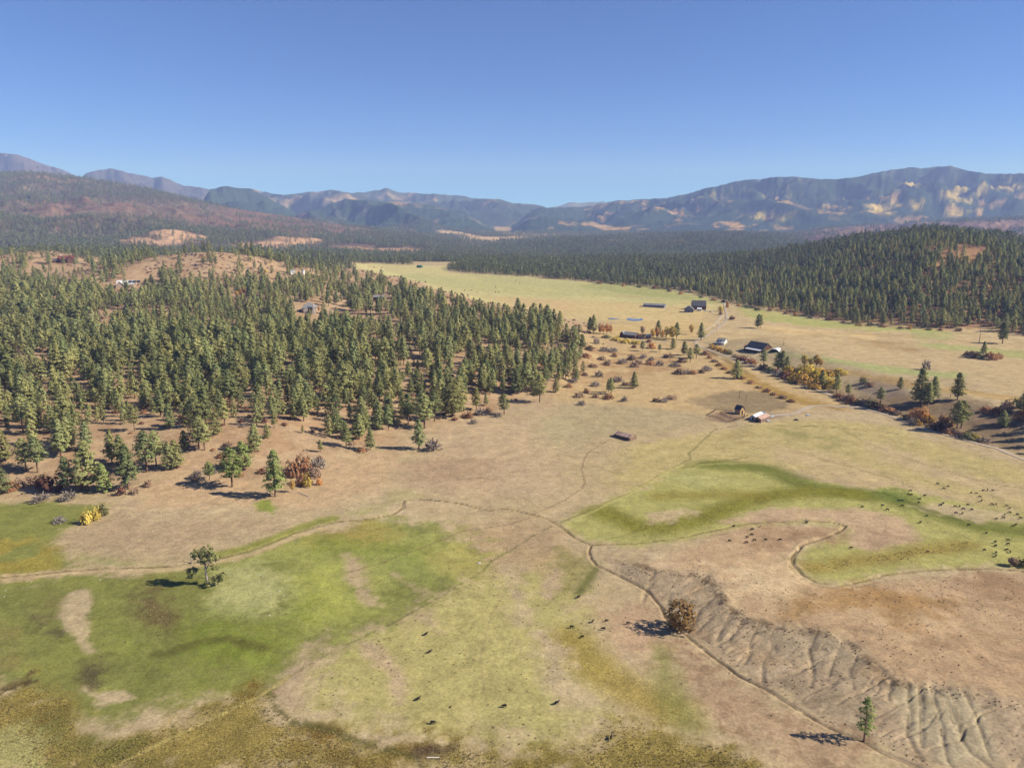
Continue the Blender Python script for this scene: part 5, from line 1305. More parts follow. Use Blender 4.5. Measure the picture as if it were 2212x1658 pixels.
def opening(root, face, L, W, pos, z, w, h, mat, name):
    t = 0.05
    if face == 'front': vf = box_geo(pos - w/2, pos + w/2, -t, 0.02, z, z + h)
    elif face == 'left': vf = box_geo(-t, 0.02, pos - w/2, pos + w/2, z, z + h)
    elif face == 'right': vf = box_geo(L - 0.02, L + t, pos - w/2, pos + w/2, z, z + h)
    o = part(name, vf, mat, root)
    return o
def building(name, label, A, B, W, wh, rh, wall, roof, axis='x', ov=0.25, cat='building', windows=2, door=True, chimney=None, ends=(), group=None):
    a, L, rz = site(A, B)
    root = empty(name, a, rz)
    w, r = shell(root, L, W, wh, rh, wall, roof, ov, axis)
    for k in range(windows): opening(root, 'front', L, W, L * (k + 1) / (windows + 1) + (0.12 * L if windows == 1 else 0), wh * 0.42, min(0.55, L * 0.1), wh * 0.32, M_GLASS, 'window')
    if door: opening(root, 'front', L, W, L * (0.5 if windows != 1 else 0.25), 0.0, min(0.5, L * 0.1), wh * 0.72, M_DOOR, 'door')
    for e in ends:
        opening(root, e, L, W, W * 0.5, 0.0, W * 0.34, wh * 0.8, M_DOOR, 'door')
    if chimney:
        cx, cy, ch, cw = chimney
        part('chimney', box_geo(cx * L - cw, cx * L + cw, cy * W - cw, cy * W + cw, wh * 0.6, wh + rh + ch), M_STONE, r)
    tag(root, label, cat, group)
    return root, L, W

# log shed with a bare rafter roof
def log_shed():
    a, L, rz = site((1327,943), (1360,952.5)); W = 4.4; wh = 1.35; rh = 0.75
    root = empty('log_shed', a, rz)
    g = bpy.data.meshes
    def log(x0, x1, y, z, r, ax='x'):
        gg = Geo(); p = [(x0, y, z), (x1, y, z)] if ax == 'x' else [(y, x0, z), (y, x1, z)]
        tube(gg, p, [r, r * 0.95], 7); return gg
    k = 0
    for i in range(7):
        z = 0.02 + 0.2 * i
        for y in (0, W): link(bpy.data.objects.new('log', log(-0.15, L + 0.15, y, z, 0.11).mesh('log', M_OLDWOOD)), root)
        for x in (0, L): link(bpy.data.objects.new('log', log(-0.15, W + 0.15, x, z + 0.1, 0.11, 'y').mesh('log', M_OLDWOOD)), root)
    part('gable', ([(0.02,0,wh),(0.02,W,wh),(0.02,W/2,wh+rh)], [(0,1,2)]), M_OLDWOOD, root); part('gable', ([(L-0.02,0,wh),(L-0.02,W,wh),(L-0.02,W/2,wh+rh)], [(0,1,2)]), M_TANWOOD, root)
    bl = [smat('roof_board_%s' % n, *c, var=0.2, scale=5) for n, c in (('pale', (222, 194, 176)), ('grey', (170, 140, 124)), ('brown', (128, 98, 82)))]
    n = 30; bw = (L + 0.5) / n
    rng = random.Random(4)
    meshes = {}
    for side in (0, 1):
        for i in range(n):
            if rng.random() < 0.12: continue
            x0 = -0.25 + i * bw; x1 = x0 + bw * 0.8; q = rng.uniform(0.0, 0.12)
            if side == 0: vf = slab((x0,-0.3,wh-0.1),(x1,-0.3,wh-0.1),(x1,W/2,wh+rh-q*0.3),(x0,W/2,wh+rh-q*0.3),0.05)
            else: vf = slab((x1,W+0.3,wh-0.1),(x0,W+0.3,wh-0.1),(x0,W/2+0.004,wh+rh),(x1,W/2+0.004,wh+rh),0.05)
            part('roof_board', vf, bl[(0, 1, 0, 2, 1, 0, 2)[i % 7]], root)
    for y, z in ((W/2, wh+rh-0.09), (W*0.25, wh+rh*0.5-0.09), (W*0.75, wh+rh*0.5-0.09)):
        link(bpy.data.objects.new('purlin', log(-0.3, L + 0.3, y, z, 0.07).mesh('purlin', M_OLDWOOD)), root)
    tag(root, 'old log shed with a gappy board roof alone in the dry field', 'shed')
log_shed()
r, L, W = building('wooden_barn', 'tall dark roofed wooden barn with sunlit tan gable beside the corral', (1587,892.5), (1598.5,895.5), 3.1, 2.4, 1.7, M_TANWOOD, M_DARKROOF, windows=0, door=False, ov=0.3, cat='barn', ends=('right',))
r, L, W = building('rusty_roof_barn', 'low barn with rusty sheet roof beside the white roofed shed', (1643.5,913.2), (1662,905), 3.4, 1.6, 0.9, M_OLDWOOD, M_RUST, windows=1, door=True, cat='barn', ends=('left',))
r, L, W = building('white_roof_shed', 'white roofed shed left of the rusty roofed barn', (1631,908), (1648,900.5), 2.4, 1.7, 0.7, M_WHITEWALL, M_WHITEROOF, windows=0, door=False, cat='shed', ends=('left',))
# far barns and houses
r, L, W = building('long_shed', 'long low grey roofed shed in the far pasture', (1389,662.2), (1435,665.2), 7.0, 2.2, 1.5, M_GREYWALL, M_GREYROOF, windows=6, door=False, cat='shed')
r, L, W = building('dark_barn', 'big dark roofed barn behind the blue grey house at the far farm', (1495,668.5), (1525,669.5), 10.0, 4.0, 5.0, M_BROWNWALL, M_DARKROOF, windows=2, cat='barn')
r, L, W = building('farm_house', 'blue grey house in front of the big dark barn', (1478,674.3), (1498,674.9), 7.0, 3.4, 3.0, M_GREYWALL, M_GREYROOF, axis='y', windows=3, cat='house', chimney=(0.7, 0.5, 0.8, 0.4))
r, L, W = building('white_shed', 'small white roofed shed between the far house and the vehicles', (1506,671.4), (1515,671.8), 4.5, 2.0, 1.2, M_WHITEWALL, M_WHITEROOF, windows=1, cat='shed')
r, L, W = building('low_house', 'dark sided house with pale lilac grey roof beside the yellow farm trees', (1346,729), (1372,731.5), 6.5, 2.6, 1.9, M_BROWNWALL, M_GREYROOF, windows=4, cat='house')
r, L, W = building('lean_to_house', 'small dark wing with steep grey roof at the left end of the farmhouse', (1339,726.5), (1347.5,727.6), 5.0, 2.3, 2.0, M_BROWNWALL, M_GREYROOF, axis='y', windows=1, cat='house')
r, L, W = building('stone_cottage', 'low tan cottage between the farmhouse and the orange trees', (1378,731.2), (1391,731.8), 4.6, 2.0, 1.3, M_TANWALL, M_BROWNWALL, windows=3, cat='house')
r, L, W = building('farm_garage', 'small pale roofed garage beside the orange farm trees', (1395,730), (1406,730.4), 4.2, 1.8, 1.2, M_TANWALL, M_GREYROOF, windows=1, cat='garage')
r, L, W = building('gabled_house', 'grey and white gabled house right of the road bend', (1547.5,744), (1564,744.8), 6.6, 2.6, 2.0, M_WHITEWALL, M_GREYROOF, windows=3, cat='house', chimney=(0.75, 0.6, 0.7, 0.25))
for xx in (0.28, 0.68):            # front dormer gables
    w_, a_ = shell(r, L * 0.24, 2.2, 3.2, 1.2, M_WHITEWALL, M_DARKROOF, 0.2, 'y', x0=L * xx - L * 0.12, y0=-0.25, z0=1.6)
    w_.name = 'dormer'
part('porch_roof', slab((-0.2,-2.0,2.0),(L+0.2,-2.0,2.0),(L+0.2,0,2.45),(-0.2,0,2.45),0.1), M_WHITEROOF, r)
for k in range(4): part('porch_post', box_geo(0.1 + (L - 0.2) * k / 3 - 0.07, 0.1 + (L - 0.2) * k / 3 + 0.07, -1.85, -1.7, -0.6, 2.05), M_WHITEWALL, r)
r, L, W = building('long_dark_barn', 'long dark roofed barn with a pale lean-to roof left of the hoop house', (1612,757.5), (1648.5,760.5), 9.0, 3.4, 3.4, M_BROWNWALL, M_DARKROOF, windows=0, door=True, cat='barn')
part('lean_to_roof', slab((1.0,-3.0,2.1),(L-0.5,-3.0,2.1),(L-0.5,-0.05,2.9),(1.0,-0.05,2.9),0.12), M_WHITEROOF, r)
for k in range(6): part('lean_to_post', box_geo(1.2 + (L - 2.0) * k / 5 - 0.1, 1.2 + (L - 2.0) * k / 5 + 0.1, -2.85, -2.65, -0.8, 2.15), M_TRIM, r)
w_, a_ = shell(r, 3.2, 4.0, 2.4, 1.2, M_REDWALL, M_DARKROOF, 0.2, 'y', x0=-3.4, y0=1.5); w_.name = 'side_shed'
def hoop_house():
    a, L, rz = site((1660,761), (1683,761.6)); W = 8.5; R = L / 2
    root = empty('hoop_house', a, rz + 0.12); n = 14
    v, f = [], []
    for j, y in enumerate((0, W)):
        for i in range(n + 1):
            t = math.pi * i / n; v.append((R - R * math.cos(t), y, R * 0.82 * math.sin(t) - 0.3))
    for i in range(n): f.append((i, i + 1, n + 2 + i, n + 1 + i))
    o = part('cover', (v, f), M_WHITEROOF, root)
    md = o.modifiers.new('thick', 'SOLIDIFY'); md.thickness = 0.08
    part('back_wall', ([v[n + 1 + i] for i in range(n + 1)], [tuple(range(n + 1))]), M_WHITEWALL, root)
    for i in range(5):
        y = 0.05 + i * (W - 0.1) / 4; gg = Geo()
        tube(gg, [(R - (R - 0.1) * math.cos(math.pi * k / 10), y, (R - 0.1) * 0.82 * math.sin(math.pi * k / 10) - 0.3) for k in range(11)], [0.06] * 11, 4)
        link(bpy.data.objects.new('hoop', gg.mesh('hoop', M_GREYWALL)), root)
    part('end_frame', box_geo(R * 0.62, R * 0.66, 0.02, 0.1, -0.3, R * 0.76), M_TANWOOD, root); part('end_frame', box_geo(R * 1.34, R * 1.38, 0.02, 0.1, -0.3, R * 0.76), M_TANWOOD, root)
    tag(root, 'white hoop house with an open dark end right of the long barn', 'hoop house')
hoop_house()
# houses in the wood
def hip_house():
    a, L, rz = site((652,675), (682,677)); W = 11.0; wh = 4.2; rh = 4.0
    root = empty('hip_roof_house', a, rz)
    part('wall', box_geo(0, L, 0, W, -1.5, wh), M_TANWALL, root)
    o = 0.7; v = [(-o,-o,wh-0.2),(L+o,-o,wh-0.2),(L+o,W+o,wh-0.2),(-o,W+o,wh-0.2),(L*0.38,W/2,wh+rh),(L*0.6,W/2,wh+rh)]
    part('roof', (v, [(0,1,5,4),(1,2,5),(2,3,4,5),(3,0,4),(0,3,2,1)]), M_GREYROOF, root)
    part('chimney', box_geo(L*0.86-0.55, L*0.86+0.55, -1.1, 0.0, -1.5, wh + rh * 1.02), M_STONE, root)
    part('chimney_base', ([(L*0.86-1.6,-1.2,-1.5),(L*0.86+1.6,-1.2,-1.5),(L*0.86+1.6,0,-1.5),(L*0.86-1.6,0,-1.5),(L*0.86-0.56,-1.12,wh*0.9),(L*0.86+0.56,-1.12,wh*0.9),(L*0.86+0.56,0,wh*0.9),(L*0.86-0.56,0,wh*0.9)], [(0,1,5,4),(1,2,6,5),(3,0,4,7),(4,5,6,7)]), M_STONE, root)
    part('bay', box_geo(L*0.16, L*0.42, -1.6, 0, -1.5, wh*0.82), M_STONE, root)
    for x, z in ((0.5, 0.3), (0.64, 0.3), (0.5, 2.3), (0.64, 2.3)): opening(root, 'front', L, W, L * x, z, 1.1, 1.3, M_GLASS, 'window')
    part('deck', box_geo(L*0.42, L*0.76, -2.2, 0, 1.6, 1.85), M_BROWNWALL, root)
    for k in range(4): part('deck_post', box_geo(L*0.43 + k * L*0.105, L*0.43 + k * L*0.105 + 0.2, -2.15, -1.95, -1.5, 1.6), M_BROWNWALL, root)
    tag(root, 'stone and tan house with hipped grey roof and tall white chimney in the forest', 'house')
hip_house()
building('grey_roof_house', 'house showing only its flat grey brown roof among the pines', (806,650), (830,650.5), 9.0, 3.8, 1.7, M_BROWNWALL, M_GREYROOF, windows=2, cat='house')
r, L, W = building('long_ranch_house', 'pale house with white and blue metal roof in a bare yard up the hill', (251,620.5), (290,620), 12.0, 3.4, 3.6, M_TANWALL, M_WHITEROOF, windows=4, cat='house')
w_, a_ = shell(r, 7.5, 4.0, 3.2, 3.6, M_TANWALL, M_WHITEROOF, 0.4, 'y', x0=0.6, y0=-3.2); w_.name = 'front_wing'
for k in range(3): part('solar_panel', slab((12 + k * 4.2, 1.2, 4.55), (15.6 + k * 4.2, 1.2, 4.55), (15.6 + k * 4.2, 5.0, 6.85), (12 + k * 4.2, 5.0, 6.85), 0.1), M_GLASS, r)
r, L, W = building('hill_lodge', 'big dark brown lodge with gables on the bare hilltop at upper left', (128,568), (162,568), 14.0, 5.0, 4.5, M_BROWNWALL, M_REDWALL, windows=5, cat='house', chimney=(0.2, 0.5, 1.6, 0.7))
w_, a_ = shell(r, L * 0.34, 5.0, 5.0, 4.2, M_BROWNWALL, M_REDWALL, 0.5, 'y', x0=L * 0.5, y0=-4.0); w_.name = 'front_gable'
w_, a_ = shell(r, L * 0.3, 9.0, 3.6, 2.4, M_BROWNWALL, M_DARKROOF, 0.4, 'x', x0=-L * 0.34, y0=2.0); w_.name = 'side_wing'
building('white_cottage', 'small white house half hidden by pines left of the domed tower', (628,593), (638,593.3), 7.0, 4.0, 2.0, M_WHITEWALL, M_GREYROOF, windows=2, cat='house')
def dome_tower():
    a = G3(655, 592); root = empty('dome_tower', a); n = 20; R = 2.1; h = 4.6
    v = [(R*math.cos(6.2832*i/n), R*math.sin(6.2832*i/n), z) for z in (-1.0, h) for i in range(n)]
    part('tower_wall', (v, [(i,(i+1)%n,n+(i+1)%n,n+i) for i in range(n)]), M_WHITEWALL, root)
    v, f = [], []
    for j in range(7):
        t = math.pi/2*j/6.5
        for i in range(n): v.append((R*1.04*math.cos(t)*math.cos(6.2832*i/n), R*1.04*math.cos(t)*math.sin(6.2832*i/n), h + R*1.04*math.sin(t)))
    for j in range(6):
        for i in range(n): f.append((j*n+i, j*n+(i+1)%n, (j+1)*n+(i+1)%n, (j+1)*n+i))
    f.append(tuple(range(6*n, 7*n)))
    part('dome', (v, f), M_GREYROOF, root)
    part('slot', box_geo(-0.5, 0.5, -R*1.07, -R*0.7, h + 0.3, h + R*0.7), M_TRIM, root)
    tag(root, 'round white tower with a grey dome among the pines', 'tower')
dome_tower()
building('green_roof_shed', 'tiny green roofed shed at the edge of the far meadow', (900,578), (909.5,578.3), 6.0, 2.6, 1.6, M_GREENROOF, M_GREENROOF, windows=1, cat='shed')
building('ridge_house', 'tan house on top of the wooded ridge behind the far farm', (1530,553), (1542,553), 9.0, 4.0, 2.5, M_TANWALL, M_TANWALL, windows=3, cat='house')

# ------------------------------------------------------------------ vehicles
M_TYRE = smat('tyre', 40, 38, 38)
def vehicle(u, v, label, paint_, rz, truck=True, scale=1.0):
    p = G3(u, v); root = empty('pickup_truck' if truck else 'parked_car', p, rz); root.scale = (scale,) * 3
    prof = [(-1.35,0.22),(1.35,0.22),(1.38,0.48),(0.75,0.55),(0.55,0.62),(0.25,0.95),(-0.35,0.95),(-0.42,0.60),(-1.35,0.58)] if truck else [(-1.15,0.2),(1.15,0.2),(1.18,0.42),(0.65,0.5),(0.25,0.78),(-0.6,0.78),(-1.05,0.52),(-1.17,0.45)]
    n = len(prof); w = 0.46
    v_ = [(x, -w, z) for x, z in prof] + [(x, w, z) for x, z in prof]
    f = [tuple(range(n)), tuple(range(2*n-1, n-1, -1))] + [(i, n+i, n+(i+1)%n, (i+1)%n) for i in range(n)]
    body = part('body', (v_, f), paint_, root)
    for sy in (-1, 1):
        part('window', box_geo(-0.28 if truck else -0.5, 0.28, sy*w-0.006 if sy < 0 else w-0.01, sy*w+0.01 if sy < 0 else w+0.006, 0.64 if truck else 0.54, 0.88 if truck else 0.72), M_GLASS, root)
    for x in (-0.85, 0.85):
        for sy in (-1, 1):
            gg = Geo(); tube(gg, [(x, sy*w*0.82, 0.2), (x, sy*w*1.06, 0.2)], [0.2, 0.2], 12)
            link(bpy.data.objects.new('wheel', gg.mesh('wheel', M_TYRE)), root)
    tag(root, label, 'truck' if truck else 'car')
P_WHITE = smat('white_paint', 238, 238, 236, rough=0.3, var=0.03, spec=0.5); P_BLUE = smat('pale_blue_paint', 170, 196, 214, rough=0.3, var=0.03, spec=0.5); P_DARK = smat('dark_paint', 60, 62, 70, rough=0.3, var=0.03, spec=0.5)
vehicle(1650, 894, 'pale blue truck parked behind the white roofed shed', P_BLUE, 0.4, True, 1.05)
vehicle(1667, 900.5, 'white truck parked right of the rusty roofed barn', P_WHITE, 0.6, True, 1.05)
vehicle(1660, 910, 'white car parked in front of the rusty roofed barn', P_WHITE, 0.3, False, 1.05)
vehicle(1720, 907.5, 'dark car alone in the grass right of the barns', P_DARK, 0.1, False, 0.9)
vehicle(1746, 897.5, 'white car parked beside the curving drive', P_WHITE, 0.2, False, 0.9)
vehicle(1553, 702.5, 'white car driving on the gravel road', P_WHITE, 1.0, False, 1.2)
for k, (u, v) in enumerate(((1522,672.2),(1528,672.8),(1534,673.4),(1539,674.5))):
    vehicle(u, v, ('white truck nearest the big dark barn at the far farm', 'white car second from the big dark barn', 'dark car third from the big dark barn', 'white car nearest the far driveway')[k], (P_WHITE, P_WHITE, P_DARK, P_WHITE)[k], 0.3 * k, k == 0, 1.15)

# ------------------------------------------------------------------ fences, poles, small things
gp = Geo(); tube(gp, [(0, 0, -0.2), (0, 0, 0.95)], [0.1, 0.085], 5); POST_ME = gp.mesh('post', M_POST)
gp = Geo(); tube(gp, [(0, 0, -0.2), (0, 0, 0.6)], [0.035, 0.03], 4); TPOST_ME = gp.mesh('fence_post', M_POST)
def fence(name, pts, step, rails, label, me=POST_ME, cat='fence', group=None, rail_r=0.04):
    w = resample(GL(pts), step); base = Vector((w[0][0], w[0][1], float(hgt(w[0][0], w[0][1])))); root = empty(name, base); prev = None
    for x, y in w:
        z = float(hgt(x, y)); p = Vector((x, y, z)) - base
        o = bpy.data.objects.new('post', me); link(o, root); o.location = p; o.rotation_euler = (random.uniform(-0.08, 0.08), random.uniform(-0.08, 0.08), 0)
        o.scale = (1, 1, random.uniform(0.85, 1.12))
        if prev is not None:
            for rz_ in rails:
                gg = Geo(); tube(gg, [prev + Vector((0, 0, rz_)), p + Vector((0, 0, rz_))], [rail_r, rail_r], 4)
                link(bpy.data.objects.new('rail', gg.mesh('rail', M_POST)), root)
        prev = p
    tag(root, label, cat, group)
def cpx(pts): return [(1526.4 + a * 0.09766, 849.6 + b_ * 0.09766) for a, b_ in pts]
fence('corral_fence', cpx([(0,500),(130,520),(280,560),(390,612),(480,632),(600,602),(720,560),(830,540),(832,480)]), 0.9, (0.3, 0.6), 'weathered post and rail corral fence along the near side of the pen')
fence('corral_fence', cpx([(20,480),(90,445),(150,412),(210,372),(330,372),(450,388),(560,402)]), 0.9, (0.3, 0.6), 'post and rail corral fence along the far side of the pen')
fence('corral_fence', cpx([(300,442),(430,512),(560,560),(650,588)]), 0.9, (0.3, 0.6), 'cross fence dividing the corral pen')
fence('corral_fence', cpx([(840,520),(880,512),(910,500),(915,478)]), 0.9, (0.3,), 'short fence stub between the corral and the white roofed shed')
fence('pasture_fence', [(1224,870),(1290,878),(1360,884),(1440,890),(1490,896),(1526,899)], 3.6, (), 'line of thin posts from the forest corner to the corral', TPOST_ME)
fence('pasture_fence', FENCE[:12], 3.4, (), 'old leaning fence posts crossing the lower pasture diagonally', TPOST_ME)
fence('pasture_fence', [(1672,919),(1740,921),(1800,923),(1880,933)], 3.6, (), 'thin fence posts running right from the barns', TPOST_ME)
def pole(u, v, h, label):
    p = G3(u, v); root = empty('power_pole', p); g = Geo(); tube(g, [(0, 0, -0.3), (0, 0, h)], [0.12, 0.08], 6)
    link(bpy.data.objects.new('pole', g.mesh('pole', M_POST)), root); part('crossarm', box_geo(-0.6, 0.6, -0.05, 0.05, h * 0.93, h * 0.93 + 0.1), M_POST, root)
    tag(root, label, 'pole')
pole(1597, 859, 3.6, 'power pole on the gold slope above the dark roofed barn'); pole(1611, 866, 3.0, 'power pole just right of the one above the barn'); pole(1692.5, 746, 5.0, 'power pole in the pasture behind the hoop house'); pole(1548, 714, 5.0, 'power pole beside the bend of the gravel road')
def snag(u, v, vt, label, r=0.13, twigs=3):
    p = G3(u, v); h = px_top_height(p.x, p.y, p.z, vt); g = Geo()
    tube(g, [(0, 0, -0.2), (0.02, 0, h * 0.5), (-0.06, 0, h)], [r, r * 0.7, r * 0.3], 6)
    for k in range(twigs):
        a = k * 2.2; tube(g, [(0, 0, h * (0.45 + 0.15 * k)), (math.cos(a) * 0.5, math.sin(a) * 0.5, h * (0.5 + 0.15 * k))], [r * 0.35, 0.01], 4)
    o = link(bpy.data.objects.new('dead_snag', g.mesh('dead_snag', M_GREYBARK))); o.location = p
    tag(o, label, 'dead tree')
snag(414, 1217, 1189, 'bare dead pole standing beside the ditch left of the open crowned tree', 0.16, 2)
snag(2115, 740, 712, 'tall dead snag in front of the wooded hill', 0.3, 5)
snag(2053, 858, 834, 'dead stem standing left of the tall terrace pine', 0.16, 2)
snag(1740, 1127, 1117, 'short dead stump pole beside the creek ditch', 0.1, 1)
def lying_log(u1, v1, u2, v2, r, label, mat):
    a, b_ = G3(u1, v1), G3(u2, v2); g = Geo()
    tube(g, [(0, 0, r), tuple((b_ - a) * 0.5 + Vector((0, 0.05, r))), tuple(b_ - a + Vector((0, 0, r)))], [r, r * 0.85, r * 0.6], 6)
    o = link(bpy.data.objects.new('fallen_log', g.mesh('fallen_log', mat))); o.location = a; tag(o, label, 'log')
M_PALEWOOD = smat('bleached_wood', 236, 222, 198, var=0.12)
lying_log(643, 1063, 668, 1073, 0.11, 'bleached white fallen log on the slope right of the golden sapling', M_PALEWOOD)
lying_log(160, 1016, 178, 1010, 0.11, 'pale fallen log among the pines near the left forest foot', M_PALEWOOD)
lying_log(700, 1006, 712, 1004, 0.07, 'short pale log on the slope under the forest', M_PALEWOOD)
def plank_crossing(u, v, n, ln, label, rz):
    p = G3(u, v); root = empty('plank_crossing', p + Vector((0, 0, 0.03)), rz)
    for k in range(n): part('plank', box_geo(-ln/2, ln/2, k*0.32, k*0.32+0.2, 0.0, 0.1), M_PALEWOOD, root)
    tag(root, label, 'footbridge')
plank_crossing(1033, 1217, 3, 1.0, 'three white planks bridging the fence line gap in the pasture', -1.0)
plank_crossing(935, 1637, 1, 2.1, 'single white plank over the marsh creek at the bottom', 0.0)
# pale rocks in the green meadow
rk = bmesh.new(); bmesh.ops.create_icosphere(rk, subdivisions=2, radius=0.5)
for v_ in rk.verts: v_.co *= 1 + 0.25 * math.sin(v_.co.x * 9 + v_.co.y * 5) * math.cos(v_.co.z * 7)
ROCK_ME = bpy.data.meshes.new('rock'); rk.to_mesh(ROCK_ME); rk.free(); ROCK_ME.materials.append(M_STONE)
for k, (u, v) in enumerate([(12,1275),(9,1288),(68,1256),(536,1245),(562,1242),(560,1258),(578,1266),(604,1277),(613,1286),(585,1283),(582,1329),(503,1210),(145,1362),(217,1252),(798,1368),(1790,1405)]):
    o = link(bpy.data.objects.new('rock', ROCK_ME)); s = random.uniform(0.22, 0.42); o.location = G3(u, v) + Vector((0, 0, 0.1 * s)); o.scale = (s, s * 0.8, s * 0.55); o.rotation_euler = (0, 0, k)
    if k < 15: tag(o, 'pale rock lying in the green meadow near the ditch', 'rock', 'pale rocks in the green meadow')
    else: tag(o, 'pale rock on the bare bench above the eroded bluff', 'rock')

# ------------------------------------------------------------------ cattle
M_HIDE, hnt, hb = new_mat('black_hide'); hb.inputs['Base Color'].default_value = (0.012, 0.010, 0.010, 1); hb.inputs['Roughness'].default_value = 0.75; hb.inputs['Specular IOR Level'].default_value = 0.2
htc = N(hnt, 'ShaderNodeTexCoord'); hf, _ = noise_range(hnt, 4, 2, 0.7, 1.4, htc.outputs['Object']); hc = N(hnt, 'ShaderNodeRGB'); hc.outputs[0].default_value = (0.013, 0.011, 0.010, 1); hnt.links.new(vmul(hnt, hc.outputs[0], hf), hb.inputs['Base Color'])
M_BHIDE = simple_mat('brown_hide', (0.10, 0.04, 0.02), 0.8, 0.2)
def cow_mesh(name, pose, mat):
    V, E, R = [], [], []
    def add(p, r, link_to=None):
        V.append(p); R.append(r if isinstance(r, tuple) else (r, r))
        if link_to is not None: E.append((link_to, len(V) - 1))
        return len(V) - 1
    lie = -0.62 if pose == 'lie' else 0.0
    mid = add((-0.15, 0, 1.08 + lie), (0.38, 0.42)); rump = add((-0.72, 0, 1.14 + lie), (0.31, 0.34), mid); tailh = add((-0.98, 0, 1.18 + lie), (0.12, 0.14), rump)
    chest = add((0.42, 0, 1.06 + lie), (0.34, 0.41), mid); neck = add((0.78, 0, 1.16 + lie), (0.21, 0.27), chest)
    if pose == 'graze':
        n2 = add((1.02, 0, 0.80), (0.15, 0.2), neck); poll = add((1.18, 0, 0.5), (0.14, 0.16), n2); muz = add((1.34, 0, 0.14), (0.085, 0.09), poll)
    else:
        n2 = add((1.0, 0.05, 1.34 + lie), (0.15, 0.19), neck); poll = add((1.2, 0.1, 1.46 + lie), (0.14, 0.16), n2); muz = add((1.5, 0.16, 1.24 + lie), (0.085, 0.09), poll)
    for s in (-1, 1): 
        e = add((V[poll][0] - 0.05, V[poll][1] + s * 0.26, V[poll][2] + 0.06), (0.03, 0.06), poll)
    if pose != 'lie':
        for s, o in ((-1, 0.06), (1, -0.08)):
            a = add((0.44, s * 0.2, 0.72), (0.13, 0.14), chest); b_ = add((0.47 + o, s * 0.2, 0.40), (0.07, 0.075), a); c_ = add((0.45 + o, s * 0.2, 0.10), (0.055, 0.055), b_); add((0.49 + o, s * 0.2, 0.0), (0.065, 0.06), c_)
            a = add((-0.70, s * 0.2, 0.80), (0.18, 0.19), rump); b_ = add((-0.84 - o, s * 0.2, 0.46), (0.075, 0.08), a); c_ = add((-0.76 - o, s * 0.2, 0.12), (0.055, 0.055), b_); add((-0.72 - o, s * 0.2, 0.0), (0.065, 0.06), c_)
    else:
        for s in (-1, 1):
            a = add((0.5, s * 0.3, 0.2), (0.11, 0.11), chest); add((0.85, s * 0.25, 0.08), (0.06, 0.06), a); a = add((-0.6, s * 0.36, 0.22), (0.17, 0.17), rump); add((-0.2, s * 0.45, 0.09), (0.07, 0.07), a)
    t1 = add((-1.08, 0, 0.9 + lie * 0.6), (0.03, 0.03), tailh); add((-1.09, 0, max(0.5 + lie, 0.1)), (0.05, 0.05), t1)
    me = bpy.data.meshes.new(name); me.from_pydata(V, E, [])
    o = bpy.data.objects.new(name, me); COL.objects.link(o)
    sk = o.modifiers.new('skin', 'SKIN')
    for i, r in enumerate(R): me.skin_vertices[0].data[i].radius = r
    me.skin_vertices[0].data[0].use_root = True
    ss = o.modifiers.new('sub', 'SUBSURF'); ss.levels = 1; ss.render_levels = 1
    dg = bpy.context.evaluated_depsgraph_get(); out = bpy.data.meshes.new_from_object(o.evaluated_get(dg))
    bpy.data.objects.remove(o); bpy.data.meshes.remove(me)
    out.name = name; out.materials.clear(); out.materials.append(mat)
    for p in out.polygons: p.use_smooth = True; p.material_index = 0
    return out
COW = {'graze': cow_mesh('cow_grazing', 'graze', M_HIDE), 'stand': cow_mesh('cow_standing', 'stand', M_HIDE), 'lie': cow_mesh('cow_lying', 'lie', M_HIDE), 'brown': cow_mesh('brown_cow', 'graze', M_BHIDE)}
_cr = random.Random(11)
def cow(u, v, pose, rz, label, group=None, sc_=0.45):
    p = G3(u, v); o = link(bpy.data.objects.new('cow', COW[pose])); o.location = p; k = sc_ * _cr.uniform(0.9, 1.1); o.scale = (k, k, k); o.rotation_euler = (0, 0, rz)
    tag(o, label, 'cow', group)
cow(1089,1527,'graze',math.pi,'black cow grazing on the middle of the lower pasture, head left',None,0.47)
cow(1203,1520,'stand',0.5,'black cow on the pale strip right of the one grazing head left',None,0.47)
cow(935,1563,'graze',0.1,'black cow grazing nearest the marsh grass edge')
cow(904,1511,'stand',0.8,'black cow at the left end of the lower pasture group')
cow(973,1527,'lie',1.0,'small black calf lying between two lower pasture cows',None,0.26)
cow(921,1371,'stand',0.9,'black cow alone just below the diagonal fence line')
cow(929,1409,'stand',0.7,'black cow just below the lone one near the diagonal fence')
cow(1320,1595,'stand',1.2,'black cow in the golden marsh grass at the bottom')
cow(1250,1291,'stand',0.6,'black cow on green ground above the round oak group')
for k, (u, v, ps, rz) in enumerate([(1235,1356,'graze',0.2),(1257,1377,'graze',3.3),(1280,1344,'stand',0.9),(1310,1342,'graze',0.3),(1303,1360,'graze',2.9),(1357,1348,'graze',0.1)]):
    cow(u, v, ps, rz, ('black cow leftmost in the group left of the round oak', 'black cow lowest in the group left of the round oak', 'black cow facing away in the group left of the round oak', 'black cow topmost in the group left of the round oak', 'black cow in the middle of the group left of the round oak', 'black cow closest to the round oak shadow')[k])
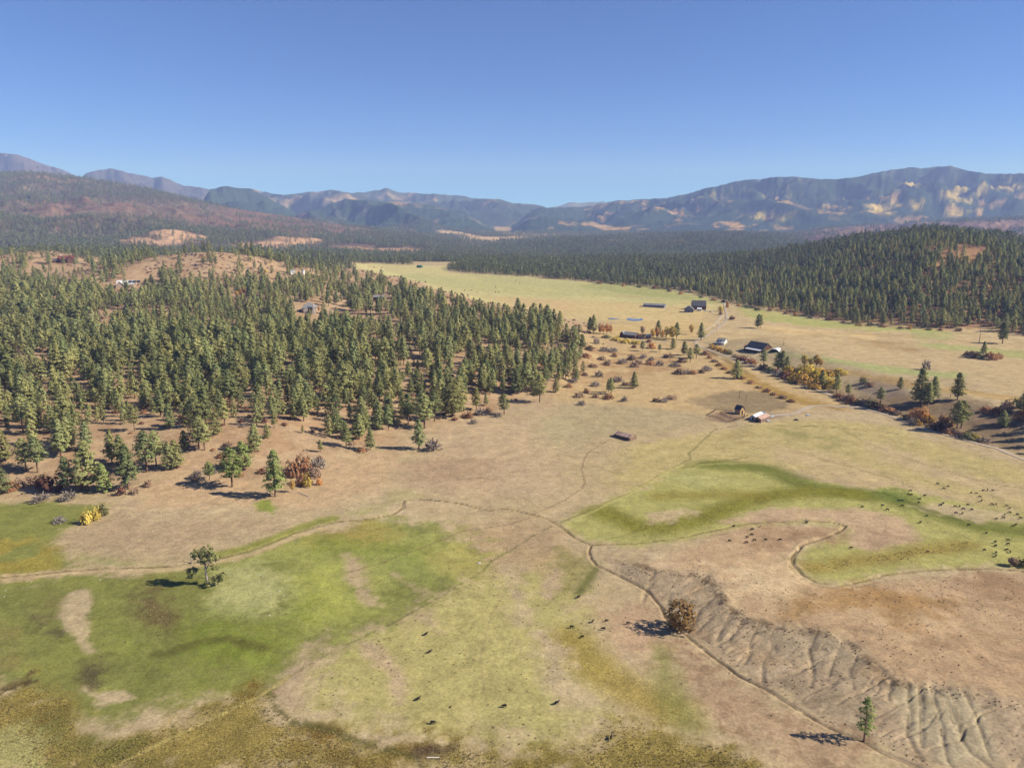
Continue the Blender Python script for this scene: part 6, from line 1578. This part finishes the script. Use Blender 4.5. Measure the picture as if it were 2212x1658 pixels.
HERD = [(1210,195),(1280,250),(1330,222),(895,275),(870,315),(905,322),(1060,330),(1000,370),(990,410),(1240,445),(1275,420),(755,388),(795,392),(800,448),(570,445),(335,462),(625,497),(1080,567),(1010,642),(1570,672),(1775,765),(1600,300),(1660,302),(1735,272),(1790,265),(1850,272),(1700,342),(1720,390),(1840,430),(1890,430),(1410,457),(1465,455),(1505,487),(1560,437),(1605,492),(1420,532),(1495,537),(2010,450),(2045,475),(2045,527),(2135,550),(1985,555),(1975,590),(1890,600),(2170,592),(2085,685),(2115,668),(1875,872),(2025,848),(2025,893),(1880,915),(1750,962),(1885,995),(1885,1030),(2010,960),(2050,985)]
for k, (a, b_) in enumerate(HERD):
    u, v = 1800 + 0.1862 * a, 1008 + 0.1862 * b_ + 2
    if b_ > 800: lab, gr = 'black cow in the cluster above the wide rust brown tree', 'cattle cluster above the rust brown tree'
    elif a < 1100 and b_ < 520: lab, gr = 'black cow on the green creek strip at the left of the big herd', 'cattle on the green creek strip'
    elif b_ < 400: lab, gr = 'black cow on the tan field along the upper edge of the big herd', 'upper edge of the big herd'
    else: lab, gr = 'black cow in the core of the big herd near the right edge', 'core of the big herd'
    cow(u, v, _cr.choice(['graze', 'graze', 'graze', 'stand']), _cr.choice([0.2, 0.8, 3.0, 2.6, -0.4, 3.6]) + _cr.uniform(-0.3, 0.3), lab, gr)
cow(1838,1185,'graze',2.9,'black cow alone at the tip of the tan peninsula inside the creek bend')
cow(2004,1193,'brown',0.1,'red brown cow alone in the golden marsh strip of the creek bend')
BENCHC = [(525,397),(620,415),(618,442),(593,457),(502,474),(632,472),(690,469),(590,483),(765,469)]
for k, (a, b_) in enumerate(BENCHC):
    cow(1368 + 0.4139 * a, 972 + 0.4139 * b_ + 1, 'graze' if k % 3 else 'stand', _cr.choice([0.2, 3.0, 2.6]), ('black cow on the ditch bank above the bench group', 'black cow at the top of the bench group', 'black cow second from the top of the bench group', 'black cow left of the bench group centre', 'black cow at the far left of the bench group', 'black cow at the centre of the bench group', 'black cow right of the bench group centre', 'black cow lowest in the bench group', 'black cow at the right end of the bench group')[k])
cow(1742,1130,'graze',0.4,'black cow beside the short dead pole on the creek ditch'); cow(1642,1138,'graze',0.9,'black calf between the bench group and the short dead pole',None,0.3)
for k, (a, b_) in enumerate([(800,1018),(845,1017),(880,1028),(1000,1030),(1020,1030),(1000,998),(1130,955),(1155,972)]):
    cow(737.3 + a / 3, 288 + b_ / 3 + 0.7, 'graze', _cr.uniform(0, 6.28), 'tiny dark cow grazing in the far green meadow', 'cattle in the far meadow', 0.9)
